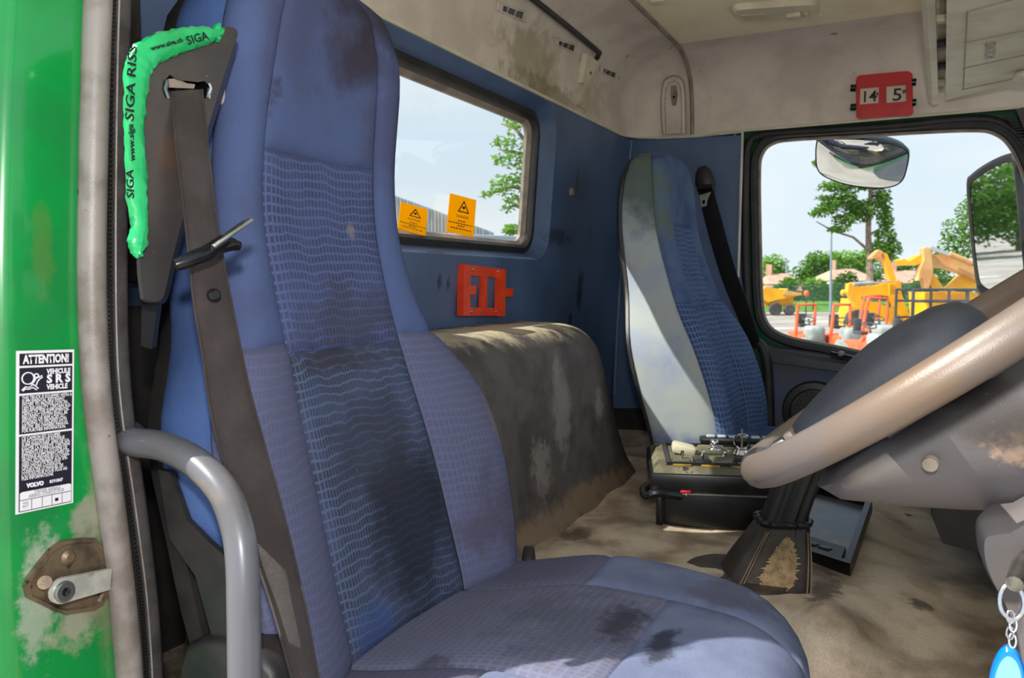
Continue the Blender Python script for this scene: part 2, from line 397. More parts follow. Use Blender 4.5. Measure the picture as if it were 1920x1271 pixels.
m_ink_grey = pm('label_grey_print', S(120, 116, 128), .5)
m_yellow = mleaf('yellow_sticker', S(255, 204, 20), S(255, 204, 20), .5)
m_orange = pm('orange_plastic', S(240, 72, 20), .35, var=S(226, 58, 18), vs=25)
m_red = pm('red_plastic', S(206, 30, 44), .3, var=S(188, 24, 36), vs=20, coat=.4)
m_ivory = pm('ivory_card', S(222, 208, 184), .6)
m_hump = pm('brown_vinyl', S(104, 96, 93), .5, fine=0.35, fs=600, var=S(78, 70, 68), vs=12, bump=.5, bs=900, spec=.55,
            spots=[(-.82, 1.6, -.085, .115, .9, .065, S(206, 192, 160), .9, 16), (-.71, 1.62, -.28, .1, .07, .12, S(158, 148, 142), .6, 22), (-.69, 1.5, -.38, .1, .06, .07, S(158, 148, 142), .6, 40), (-.70, 1.85, -.3, .1, .04, .05, S(158, 148, 142), .6, 40), (-.69, 1.6, -.50, .08, .7, .05, S(150, 126, 100), .75, 20)])  # pale spot along the top paints sunlight together with dust
m_mat = pm('tan_rubber_mat', S(224, 206, 182), .62, fine=0.18, fs=330, var=S(166, 146, 124), vs=9, bump=.7, bs=420, spec=.4, speck=(S(86, 72, 60), 13, .68),
           spots=[(-.62, 1.5, -.52, .05, .07, .1, S(92, 78, 62), .8, 30), (-.13, 1.42, -.55, .03, .16, .1, S(84, 70, 58), .85, 40), (-.16, 1.55, -.52, .06, .05, .1, S(96, 82, 70), .7, 40), (.02, 1.5, -.55, .025, .03, .1, S(60, 50, 44), .8, 60),
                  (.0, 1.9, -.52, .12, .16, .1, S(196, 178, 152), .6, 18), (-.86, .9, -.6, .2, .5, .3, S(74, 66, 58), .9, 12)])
m_leather = pm('black_leather', S(60, 52, 50), .34, var=S(78, 68, 64), vs=20, bump=.5, bs=260)
m_worn = pm('worn_leather_patch', S(192, 160, 116), .7, var=S(150, 124, 94), vs=60, bump=.9, bs=300, speck=(S(70, 62, 62), 170, .63))
m_stitch = pm('tan_stitching', S(150, 132, 104), .8)
m_rim = pm('worn_rim', S(104, 96, 92), .36, var=S(112, 94, 78), vs=9, bump=.15, bs=900, spec=.6, speck=(S(90, 70, 54), 22, .70))
m_shroud = pm('dusty_shroud', S(96, 92, 94), .5, var=S(104, 96, 90), vs=7, bump=.15, bs=900, speck=(S(160, 148, 136), 80, .72),
              spots=[(.08, .78, -.135, .03, .05, .02, S(180, 152, 128), .8, 90), (.06, .78, -.11, .1, .06, .035, S(70, 60, 54), .7, 20)])
m_pad = pm('airbag_pad', S(54, 56, 63), .55, var=S(66, 70, 78), vs=12, bump=.25, bs=900)
m_dash = pm('dash_grey_blue', S(70, 78, 92), .5, var=S(60, 64, 74), vs=8, bump=.2, bs=800)
m_door_card = pm('door_card', S(74, 84, 112), .6, var=S(84, 84, 92), vs=8, bump=.2, bs=700, spots=[(-.25, 2.62, -.34, .1, .1, .03, S(122, 112, 84), .6, 30)])
m_ledge = pm('ledge_plastic', S(58, 59, 64), .28, var=S(70, 70, 75), vs=10, bump=.1, bs=700)
m_dusty_black = pm('dusty_black', S(16, 16, 18), .35, var=S(30, 29, 30), vs=14, speck=(S(120, 110, 96), 60, .73))
m_box_top = pm('dusty_panel', S(92, 88, 70), .55, var=S(128, 120, 96), vs=18, bump=.3, bs=300, speck=(S(40, 38, 34), 40, .60))
m_tray_glass = pm('dusty_blue_tray', S(72, 82, 98), .3, var=S(104, 100, 98), vs=10, spots=[(-.15, 1.64, -.5, .2, .06, .1, S(122, 102, 84), .85, 25)])
m_fob = pm('blue_fob', S(10, 120, 226), .2, coat=.6)
m_fob_l = pm('pale_blue_insert', S(120, 208, 250), .35)
m_mirror = pm('mirror_glass', (.86, .88, .88), .015, 1.0)
m_lens = pm('lamp_lens', S(196, 180, 152), .35)
m_asphalt = pm('yard_asphalt', S(168, 160, 150), .9, var=S(140, 134, 126), vs=.35, speck=(S(206, 198, 184), .22, .6))
m_leafA = mleaf('leaf_green', S(122, 168, 62), S(84, 132, 50))
m_leafB = mleaf('leaf_bright', S(150, 192, 84), S(118, 168, 72))
m_leafC = mleaf('leaf_dark', S(108, 150, 66), S(74, 116, 50))
m_bark = pm('bark', S(150, 132, 116), .9, var=S(112, 96, 84), vs=3)
m_yel_m = pm('machine_yellow', S(250, 186, 22), .4, var=S(240, 168, 24), vs=1.2)
m_tan_m = pm('machine_faded', S(226, 176, 112), .5, var=S(214, 150, 90), vs=1.2)
m_or_m = pm('machine_orange', S(244, 112, 62), .45, var=S(226, 96, 54), vs=2)
m_dk_m = pm('machine_dark', S(62, 66, 70), .5, var=S(84, 88, 88), vs=2)
m_gr_m = pm('machine_grey', S(170, 176, 172), .5, var=S(140, 150, 146), vs=2)
m_tyre = pm('tyre', S(70, 70, 72), .8, var=S(96, 94, 92), vs=3)
m_roofh = pm('house_roof', S(206, 164, 142), .8, var=S(190, 146, 126), vs=.8)
m_housew = pm('house_wall', S(214, 204, 190), .8)
m_metal_wall = pm('pale_metal_sheet', S(176, 186, 194), .4, var=S(160, 172, 182), vs=.5)
m_pole = pm('grey_pole', S(132, 146, 160), .5)
m_fence = pm('green_fence', S(52, 92, 66), .6)
m_grass = pm('grass_bank', S(112, 166, 52), .9, var=S(86, 138, 40), vs=2)
m_win = mglass('cab_glass', (.97, .985, .98), .008, .012)

# =================================================================== THE SETTING
def xr(z): return -.892 - .073 * (.49 - z)

# yard
g = B(); g.grid(lambda u, v: Vector((-160 + 320 * u, -60 + 260 * v, -ZC)), 8, 8)
o = g.done('ground', m_asphalt); o['kind'] = 'structure'

# --- rear wall with its window opening
wallr = struct('wall_rear', (-.92, 1.5, -.9))
hole = rrect(1.13, 2.03, .062, .478, .075)
g = B(); g.plate([(xr(z), y, z) for y, z in ((.545, -.95), (2.66, -.95), (2.66, .486), (.545, .486))], [[(xr(z), y, z) for y, z in hole]])
g.done('panel', m_blue_panel, wallr)
inner = rrect(1.165, 1.985, .080, .452, .06)
g = B()
L0 = [(xr(z), y, z) for y, z in hole]
L1 = [(xr(z) - .006, y, z) for y, z in offset2(hole, -.006)]
L2 = [(xr(z) - .030, y, z) for y, z in inner]
L3 = [(xr(z) - .045, y, z) for y, z in offset2(inner, -.004)]
g.loft([L0, L1, L2, L3], True, False, False); g.done('window_surround', m_blue_panel, wallr)
# outer skin (dark) a little behind, with the same opening
g = B(); sk = rrect(1.14, 2.0, .060, .468, .055)
g.plate([(xr(z) - .06, y, z) for y, z in ((.40, -.95), (2.72, -.95), (2.72, .85), (.40, .85))], [[(xr(z) - .06, y, z) for y, z in sk]])
g.done('outer_skin', m_green_dark, wallr)
g = B(); g.lathe([(.0, .006), (.009, .006), (.013, .002), (.013, -.002)], (xr(.26) + .001, 2.16, .262), (1, 0, 0), 14); g.done('cap', m_beige_bead, wallr)

win1 = struct('window_1', (-.96, 1.4, .08))
gl = rrect(1.165, 1.985, .080, .452, .06)
def wl(loop, d, off): return [(xr(z) + off, y, z) for y, z in offset2(loop, d)]
g = B(); g.ring([wl(gl, .002, -.028), wl(gl, .002, -.05), wl(gl, -.022, -.05), wl(gl, -.022, -.036), wl(gl, -.014, -.026)]); g.done('rubber_seal', m_black, win1)
g = B(); g.ring([wl(gl, -.020, -.040), wl(gl, -.020, -.06), wl(gl, -.032, -.06), wl(gl, -.032, -.052)]); g.done('inner_bead', m_beige_bead, win1)
g = B(); g.plate(wl(gl, -.026, -.056), (), (-.004, 0, 0)); g.done('pane', m_win, win1)

g = B(); g.box((xr(-.4) + .012, .69, -.42), (.03, .20, .86), None, .008); g.box((xr(.25) + .012, .63, .23), (.03, .16, .46), None, .008); g.done('corner_cover', m_black_pl, wallr)
# --- passenger side wall (left-hand side of the truck)
walll = struct('wall_left', (-.7, 2.65, -.9))
g = B(); g.plate([on_y(*p, 2.65) for p in ((1172, 261), (1392, 254), (1386, 500), (1408, 640), (1418, 765), (1150, 765), (1150, 560))], (), (0, .02, 0))
g.done('panel', m_blue_panel, walll)
g = B(); g.plate([(-1.0, 2.67, .52), (-.56, 2.67, .52), (-.48, 2.67, -.2), (-.40, 2.67, -.95), (-1.0, 2.67, -.95)], (), (0, .06, 0)); g.done('backing', m_black_pl, walll)
g = B(); g.tube(cr([on_y(*p, 2.645) for p in ((1184, 262), (1170, 420), (1158, 600), (1152, 740))], 4), .007, 8); g.done('corner_bead', m_blue_panel, walll)
g = B(); g.tube([on_y(*p, 2.645) for p in ((1392, 248), (1388, 380), (1384, 520))], .0045, 8); g.done('edge_strip', m_white_strip, walll)
g = B(); g.tube([on_y(*p, 2.645) for p in ((1230, 259), (1310, 255), (1392, 247))], .004, 8); g.done('edge_strip', m_white_strip, walll)
g = B(); g.lathe([(.0, .006), (.01, .006), (.013, .002), (.013, -.002)], on_y(1190, 440, 2.648), (0, -1, 0), 14); g.done('cap', m_beige_bead, walll)

# --- passenger door
door = struct('door_1', (-.1, 2.7, -.9))
wp = [(1425, 330), (1427, 460), (1430, 560), (1441, 607), (1480, 631), (1560, 647), (1660, 668), (1800, 700), (1960, 735), (1988, 700), (1978, 560), (1950, 440), (1918, 330), (1892, 275), (1862, 251), (1820, 246), (1720, 250), (1600, 257), (1490, 263), (1450, 270), (1430, 290)]
wloop = [(p.x, p.z) for p in cr([on_y(*p, 2.70) for p in wp], 5, True)]
def dl(d, y): return [(a, y, b_) for a, b_ in offset2(wloop, d)]
g = B(); g.plate([(-.56, 2.69, .60), (-.50, 2.69, -.2), (-.46, 2.69, -.95), (.75, 2.69, -.95), (.75, 2.69, .60)], [dl(.030, 2.69)], (0, .05, 0)); g.done('door_frame', m_green_dark, door)
g = B(); g.ring([dl(.030, 2.685), dl(.030, 2.71), dl(.004, 2.71), dl(.004, 2.69), dl(.012, 2.675), dl(.024, 2.675)]); g.done('rubber_seal', m_black, door)
g = B(); g.ring([dl(.006, 2.690), dl(.006, 2.705), dl(-.003, 2.705), dl(-.003, 2.690)]); g.done('inner_bead', m_beige_bead, door)
win2 = struct('window_2', (-.1, 2.7, -.2))
g = B(); g.plate([Vector((p[0], 2.706 + (p[2] - .1) * .09, p[2])) for p in dl(.006, 2.708)], (), (0, .004, 0)); g.done('pane', m_win, win2)
g = B(); pts = [on_y(*p, 2.672) for p in ((1980, 420), (1950, 330), (1916, 262), (1872, 229), (1810, 224), (1680, 236), (1560, 244), (1470, 249), (1425, 254), (1403, 272), (1398, 330), (1397, 430), (1399, 520), (1404, 600), (1413, 650))]
g.tube(cr(pts, 4), .013, 10); g.done('door_seal', m_black, door)
# ribbed pillar trim at the front upper corner
g = B(); g.plate([on_y(*p, 2.63) for p in ((1905, 205), (1965, 190), (2060, 480), (2025, 500), (1955, 330))], (), (0, .03, 0)); g.done('pillar_trim', m_black_pl, door)
ribs = B()
for i in range(22):
    t = i / 21; p = on_y(1888 + 62 * t + 10 * t * t, 218 + 130 * t ** 1.5, 2.645); ribs.box(p, (.018, .008, .0035), None)
ribs.done('rib_row', m_black, door, kind='stuff')
# black ledge under the window, its pocket, the door card and the speaker
lw = [(1440, 640), (1455, 648), (1560, 664), (1700, 690), (1900, 728)]
lo = [(1445, 668), (1470, 680), (1560, 694), (1640, 708), (1900, 760)]
top = [on_y(*p, 2.675) for p in lw]; fr = [p + Vector((0, -.055, -.012)) for p in top]
bot = []
for a, p in zip(fr, lo): q = on_y(*p, 2.62); q.x = a.x; bot.append(q)
bk = [Vector((p.x, 2.68, q.z - .01)) for p, q in zip(top, bot)]
g = B(); g.loft([[a, b_ + Vector((0, .012, .004)), b_ + Vector((0, 0, -.008)), c, d] for a, b_, c, d in zip(top, fr, bot, bk)]); g.done('ledge', m_ledge, door, smooth=30)
g = B(); a = on_y(1582, 658, 2.655); b2 = on_y(1665, 674, 2.655); dv = (b2 - a).normalized()
fm = frame3(dv, (0, -1, 0))
g.box((a + b2) / 2 + Vector((0, -.010, -.012)), (.20, .028, .010), fm, .003); g.done('pocket_recess', m_gloss_black, door)
g = B(); g.box(a + Vector((-.006, -.008, -.008)), (.016, .034, .014), fm, .003); g.done('latch_tab', m_seal_grey, door)
card = [on_y(*p, 2.655) for p in ((1443, 660), (1900, 745), (1900, 1100), (1462, 1100), (1452, 810))]
g = B(); g.plate(card, (), (0, .03, 0)); g.done('door_card', m_door_card, door)
g = B(); sc_ = on_y(1527, 772, 2.65); g.lathe([(.0, .004), (.07, .004), (.074, .012), (.092, .010), (.098, .0)], sc_, (0, -1, 0), 36); spk = g.done('speaker', m_black_pl, door)
hx = B()
for i in range(-5, 6):
    for j in range(-5, 6):
        x = (i + (j % 2) * .5) * .0155; z = j * .0134
        if math.hypot(x, z) < .062:
            c = sc_ + Vector((x, -.0045, z)); hx.ring([[c + Vector((math.cos(k * PI / 3 + PI / 6) * r, -d, math.sin(k * PI / 3 + PI / 6) * r)) for k in range(6)] for r, d in ((.0088, 0), (.0088, .003), (.0076, .003), (.0076, 0))])
hx.done('grille', m_black, spk, kind='stuff')
g = B(); g.tube([on_y(*p, 2.645) for p in ((1592, 698), (1596, 712), (1601, 726))], .0035, 8); g.done('panel_seam', m_beige_bead, door)
g = B(); g.tube(cr([on_y(*p, 2.62) for p in ((1412, 640), (1428, 648), (1438, 680), (1442, 740), (1444, 820))], 4), .016, 10); g.done('lower_seal', m_black, door)

# --- roof lining: one ring of inset outlines, split into panels along its real seams
X0, X1, Y0, Y1 = -.892, .78, .38, 2.652
prof = [(.0, .487), (.002, .53), (.006, .58), (.016, .625), (.036, .664), (.07, .697), (.115, .716), (.16, .726), (.207, .730)]
def ins(d, r0=.13, n=6):
    r = max(r0 - d, .012); x0, x1, y0, y1 = X0 + d, X1 - d, Y0 + d, Y1 - d
    pts = []
    ys = np.linspace(y0 + .25, y1 - r, 18)
    for y in ys: pts.append((x0, y))
    for i in range(1, n + 1):
        a = PI - PI / 2 * i / n; pts.append((x0 + r + r * math.cos(a), y1 - r + r * math.sin(a)))
    k = len(pts)
    xs = [X0 + .207] + list(np.linspace(X0 + .26, x1 - .2, 14))
    if pts[-1][0] > xs[0] - 1e-4: pts[-1] = (xs[0] - .0005, y1)
    for x in xs: pts.append((x, y1))
    return pts, k
loops = []
for d, z in prof:
    p, k = ins(d)
    # the rear profile leans back with the wall
    loops.append([Vector((x, y, z)) for x, y in p])
for nm, sl in (('trim_1', slice(0, k + 1)), ('trim_2', slice(k, None))):
    t_ = struct(nm, (-.8 if nm == 'trim_1' else 0, 1.6, .487))
    g = B(); g.loft([l[sl] for l in loops], False); g.done('header_panel', m_cream, t_, smooth=60)
    lip = loops[0][sl]
    g = B(); g.tube([p + Vector((0, -.002 if nm == 'trim_2' else 0, -.001)) for p in lip], .0045, 8); g.done('lower_lip', m_cream_hard, t_)
    if nm == 'trim_1': rear_trim = t_
    else: left_trim = t_
seamp = [l[k] for l in loops]
g = B(); g.tube([seamp[0] + Vector((0, -.004, 0))] + [p + Vector((0, -.003, -.004)) for p in seamp[1:]] + [Vector((-.685, y, .727)) for y in (2.2, 1.7, 1.0, .5)], .007, 8)
g.done('seam_bead', m_beige_bead, rear_trim)
g = B(); g.grid(lambda u, v: Vector((-.700 + (X1 - .19 + .700) * u, .53 + (Y1 - .192 - .53) * v, .7285 + .014 * math.sin(PI * u) * math.sin(PI * v))), 12, 16)
o = g.done('ceiling', m_roof); o['kind'] = 'structure'
# outer roof, so that the lining is not the sky side
g = B(); g.box((-.05, 1.55, .80), (1.80, 2.36, .05), None, .02); o = g.done('roof', m_green); o['kind'] = 'structure'
# coat-hook recess on the rear panel's side return
hk = thing('coat_hook', 'small grey moulded coat hook recess on cream panel above the corner', 'hook', on_y(1262, 250, 2.645))
def hdr(px, py, off):
    z = on_y(px, py, 2.635).z; d = float(np.interp(z, [b_ for a, b_ in prof], [a for a, b_ in prof])); return on_y(px, py, Y1 - d - off)
ol = [(1243, 252), (1240, 200), (1243, 160), (1250, 147), (1264, 142), (1277, 147), (1283, 162), (1285, 200), (1286, 250)]
il = [(1248, 251), (1246, 200), (1248, 165), (1254, 155), (1264, 151), (1272, 155), (1277, 166), (1279, 200), (1279, 249)]
g = B(); g.loft([[hdr(*p, -.004) for p in ol], [hdr(*p, .015) for p in ol], [hdr(*p, .017) for p in il], [hdr(*p, .005) for p in il]], True, True, True); g.done('backplate', m_cream, hk)
g = B(); g.loft([[hdr(*p, o_) for p in ((1258, 160), (1268, 160), (1271, 178), (1268, 198), (1260, 198), (1257, 178))] for o_ in (.002, .019)]); g.done('hook', m_beige_bead, hk)
g = B(); g.tube(cr([hdr(*p, .014) for p in ol], 3), .0035, 6); g.done('recess_edge', m_groove, hk)  # darker tube drawn as the shade along the recess outline
g = B(); g.tube(cr([hdr(*p, .011) for p in il], 3), .0025, 6); g.done('inner_edge', m_beige_bead, hk)
g = B(); g.lathe([(.0, .004), (.004, .004), (.005, 0)], hdr(1264, 182, .019), (0, -1, 0), 10); g.done('screw', m_gloss_black, hk)

# vents and curtain rail on the rear header
def header_pt(px, py):
    r = ray(px, py); best = None
    for d, z in [(a + (c - a) * t / 8, b_ + (e_ - b_) * t / 8) for (a, b_), (c, e_) in zip(prof, prof[1:]) for t in range(9)]:
        tt = (X0 + d) / r.x; er = abs(r.z * tt - z)
        if best is None or er < best[0]: best = (er, r * tt)
    return best[1]
for i, (a, b2, c2, d2, lab) in enumerate((((936, 6), (984, 22), (980, 38), (934, 18), 'dark slotted air vent near the top edge, leftmost of three on rear header'),
                                ((1042, 72), (1080, 84), (1077, 98), (1041, 82), 'middle dark slotted air vent beside the rail bracket on rear header'),
                                ((1126, 124), (1156, 136), (1153, 147), (1126, 134), 'small dark slotted air vent nearest the cab corner on rear header'))):
    q = [header_pt(*p) for p in (a, b2, c2, d2)]
    n = (q[1] - q[0]).cross(q[3] - q[0]).normalized()
    if n.x < 0: n = -n
    v = thing('air_vent', lab, 'vent', q[3], 'slotted vents on the rear header')
    cen = sum(q, Vector()) / 4
    big = [cen + (p - cen) * 1.18 for p in q]; sm = [cen + (p - cen) * .82 for p in q]
    g = B(); g.ring([[p + n * .001 for p in big], [p + n * .006 for p in big], [p + n * .006 for p in sm], [p + n * .001 for p in sm]]); g.done('frame', m_cream, v)
    g = B(); g.plate([p + n * .0025 for p in sm]); g.done('recess', m_gloss_black, v)
    for t in (.25, .62):
        pa = sm[3].lerp(sm[2], t); pb = sm[0].lerp(sm[1], t)
        g = B(); g.box((pa + pb) / 2 + n * .003, (.006, (pb - pa).length, .004), frame3(sm[1] - sm[0], pb - pa)); g.done('slat', m_steel, v)
rl = thing('curtain_rail', 'dark green-black rail with cream end bracket along the rear header', 'rail', header_pt(1100, 120))
rp_ = [header_pt(x, y) + Vector((.022, 0, 0)) for x, y in ((880, -70), (980, -2), (1050, 52), (1100, 92))]
rp_ += [header_pt(1112, 101) + Vector((.020, 0, 0)), header_pt(1113, 110) + Vector((.010, 0, 0))]
g = B(); g.tube(rp_, .0075, 10); g.done('rod', m_black_pl, rl)
bq = [header_pt(*p) for p in ((1092, 100), (1112, 116), (1108, 128), (1092, 156), (1083, 154), (1086, 128))]
g = B(); g.plate([p + Vector((.016, 0, -.003)) for p in bq], (), (-.016, 0, .004)); g.done('bracket', m_cream_hard, rl)
g = B(); bp = header_pt(1097, 136); g.lathe([(0, .003), (.004, .003), (.005, 0)], bp + Vector((.016, 0, -.003)), (1, 0, -.2), 10); g.done('screw', m_gloss_black, rl)
g = B(); bq = [header_pt(*p) for p in ((1093, 158), (1106, 130), (1102, 170), (1094, 205), (1080, 198))]; g.plate([p + Vector((.004, 0, 0)) for p in bq], (), (-.01, 0, 0)); g.done('moulded_foot', m_cream, rl)

# --- door opening on the near side: green pillar, seals
pil = struct('wall_right', (-.75, .45, -.95))
PX = -.70
lp = [(30, -1100), (28, -300), (24, -60), (20, 0), (10, 200), (4, 430), (4, 640), (4, 900), (8, 1100), (14, 1330), (20, 2400)]
rp2 = [(166, -1100), (160, -300), (158, -60), (156, 0), (150, 200), (146, 400), (148, 600), (160, 760), (184, 930), (205, 1100), (214, 1330), (216, 2400)]
Lc = cr([on_x(*p, PX) for p in lp], 6); Rc = cr([on_x(*p, PX) for p in rp2], 6)
def at_z(path, z):
    for a, b_ in zip(path, path[1:]):
        if a.z >= z >= b_.z: return a.lerp(b_, (a.z - z) / max(1e-9, a.z - b_.z))
    return path[0] if z > path[0].z else path[-1]
zs = np.linspace(.86, -.95, 84); rows = []
for z in zs:
    a = at_z(Lc, z); c = at_z(Rc, z); row = []
    ya, yc = a.y, c.y + .012
    for dx, dy in ((-.34, -.034), (-.12, -.032), (-.05, -.026), (-.02, -.019), (-.007, -.012), (-.0015, -.006)): row.append(Vector((PX + dx, ya + dy + .008, z)))
    for t in np.linspace(.12, .96, 8): row.append(Vector((PX + .0, ya + (yc - ya) * t, z)))
    row.append(Vector((PX - .004, yc, z))); row.append(Vector((PX - .03, yc + .005, z)))
    rows.append(row)
g = B(); g.loft(rows, False); g.done('green_pillar', m_green, pil, smooth=70)
g = B(); g.box((.1, .40, .70), (1.6, .05, .32), None, .02); g.done('upper_rail', m_green, pil)
sp = cr([on_x(*p, PX + .006) for p in ((186, -60), (180, 100), (175, 300), (172, 470), (174, 620), (184, 770), (206, 930), (226, 1090), (238, 1210), (246, 1330))], 5)
g = B(); g.tube(sp, .0128, 16); g.done('bulb_seal', m_seal_grey, pil)
sp2 = cr([on_x(*p, PX + .002) for p in ((211, -60), (206, 100), (202, 300), (201, 470), (204, 640), (213, 770), (236, 930), (256, 1090), (266, 1210), (273, 1330))], 5)
g = B(); g.tube(sp2, .0045, 8); g.done('dark_gap_strip', m_gloss_black, pil)
rb = B()
for i in range(len(sp2) * 4):
    t = i / 4; a = sp2[min(int(t), len(sp2) - 1)]; b_ = sp2[min(int(t) + 1, len(sp2) - 1)]; p = a.lerp(b_, t - int(t)); rb.box(p + Vector((.0045, 0, 0)), (.003, .0045, .0022))
rb.done('seal_teeth', m_black, pil, kind='stuff')
sp3 = cr([on_x(*p, PX + .006) for p in ((229, -60), (224, 100), (221, 300), (220, 470), (222, 640), (231, 770), (254, 930), (275, 1090), (285, 1210), (291, 1330))], 5)
lo_ = []
for p in sp3: lo_.append([p + Vector((dx, dy, 0)) for dx, dy in ((-.01, -.0060), (.004, -.0062), (.0065, -.004), (.0070, .004), (.004, .0088), (-.02, .012))])
g = B(); g.loft(lo_, True); g.done('textured_trim', m_seal_trim, pil, smooth=60)
g = B(); g.tube([p + Vector((.0055, -.0058, 0)) for p in sp3], .0010, 6); g.done('bright_piping', m_seal_grey, pil)
# black inner pillar lining behind the seal
g = B(); g.box((-.81, .536, -.25), (.17, .016, 1.4), None, .004); g.done('inner_lining', m_black_pl, pil)

# --- floor: tunnel plateau covered by a rubber mat
def hfl(x, y):
    z = -.52
    z -= .36 / (1 + math.exp((y - 1.16) / .035)) / (1 + math.exp(-(x + .72) / .04))
    z -= .05 / (1 + math.exp(-(x + .02) / .05)) * (1 / (1 + math.exp(-(y - 1.1) / .05)))
    z += .055 * math.exp(-((x + .105) / .052) ** 2 - ((y - 1.23) / .12) ** 2)
    z += .014 * math.exp(-((x + .26) / .09) ** 2 - ((y - 1.42) / .12) ** 2)
    z += .012 * math.exp(-((x + .48) / .14) ** 2 - ((y - 1.30) / .10) ** 2)
    z += .004 * math.sin(9 * x + 4 * y) + .003 * math.sin(23 * x - 11 * y) + .0025 * math.sin(31 * y + 7 * x)
    z += .006 * math.sin(26 * (x + .35 * y)) * math.exp(-((x - .02) / .12) ** 2)
    return z
g = B(); g.grid(lambda u, v: Vector((-.96 + 1.74 * u, .42 + 2.26 * v, hfl(-.96 + 1.74 * u, .42 + 2.26 * v))), 110, 140)
o = g.done('floor', m_mat, smooth=80); o['kind'] = 'structure'
g = B(); g.box((-.1, 1.55, -1.0), (1.75, 2.3, .06)); o = g.done('floor_pan', m_black_pl); o['kind'] = 'structure'
# front end of the cab: bulkhead under the windscreen, scuttle and pillars out of frame
fw = struct('wall_front', (.78, 1.5, -.95))
g = B(); g.box((.80, 1.53, -.58), (.05, 2.3, .76), None, .01); g.done('bulkhead', m_black_pl, fw)
g = B(); g.tube([Vector((.86, 2.66, -.2)), Vector((.60, 2.64, .55)), Vector((.5, 2.6, .72))], .045, 10); g.done('pillar', m_black_pl, fw)
g = B(); g.tube([Vector((.86, .42, -.2)), Vector((.64, .42, .55)), Vector((.56, .44, .72))], .045, 10); g.done('pillar', m_black_pl, fw)
win3 = struct('window_3', (.8, 1.5, -.2))
g = B(); g.plate([(.84, .45, -.2), (.84, 2.63, -.2), (.60, 2.6, .70), (.60, .47, .70)], (), (.005, 0, 0)); g.done('pane', m_win, win3)

# =================================================================== THINGS IN THE CAB
# ---------------- engine hump behind the seats
def hump_row(y, k):
    """cross-section from the wall top to the floor; k pulls the end in (0 body .. 1 end cap)"""
    s = .10 * k
    top_ = -.098 - .05 * k * k; 
    pts = [(-.925, top_), (-.86, top_), (-.81, top_ - .002), (-.778, top_ - .008), (-.750, top_ - .020), (-.728, top_ - .042), (-.714, top_ - .074), (-.704, -.25), (-.694, -.38), (-.680, -.47), (-.660, -.515), (-.63, -.55)]
    return [Vector((x - s * .5 * max(0, (.0 + (x + .925) / .3)), y, z)) for x, z in pts]
hy = [(1.14, .0), (1.2, 0), (1.3, 0), (1.5, 0), (1.7, 0), (1.80, 0.02), (1.85, .12), (1.885, .35), (1.91, .7), (1.925, 1)]
rows = []
for y, k in hy:
    r_ = hump_row(y, k)
    for p in r_:                               # the side flares out towards the floor
        dz = min(1, max(0, (-.10 - p.z) / .42)); p.y += max(0, (y - 1.7) / .22) * (.20 * dz)
    rows.append(r_)
rows.append([Vector((p.x - .01, p.y + .01 + .02, p.z - .06)) for p in rows[-1]])
rows.append([Vector((p.x - .01, p.y + .05, -.56)) for p in rows[-1]])
g = B()
def resm(rows, n=3):
    out_ = []
    cols = [cr([r[j] for r in rows], n) for j in range(len(rows[0]))]
    for i in range(len(cols[0])): out_.append(cr([c[i] for c in cols], n))
    return out_
g.loft(resm(rows), False)
hump = g.done('engine_hump_cover', m_hump, smooth=80); tag(hump, 'brown scuffed vinyl-covered engine hump against the rear wall between seats', 'engine cover')

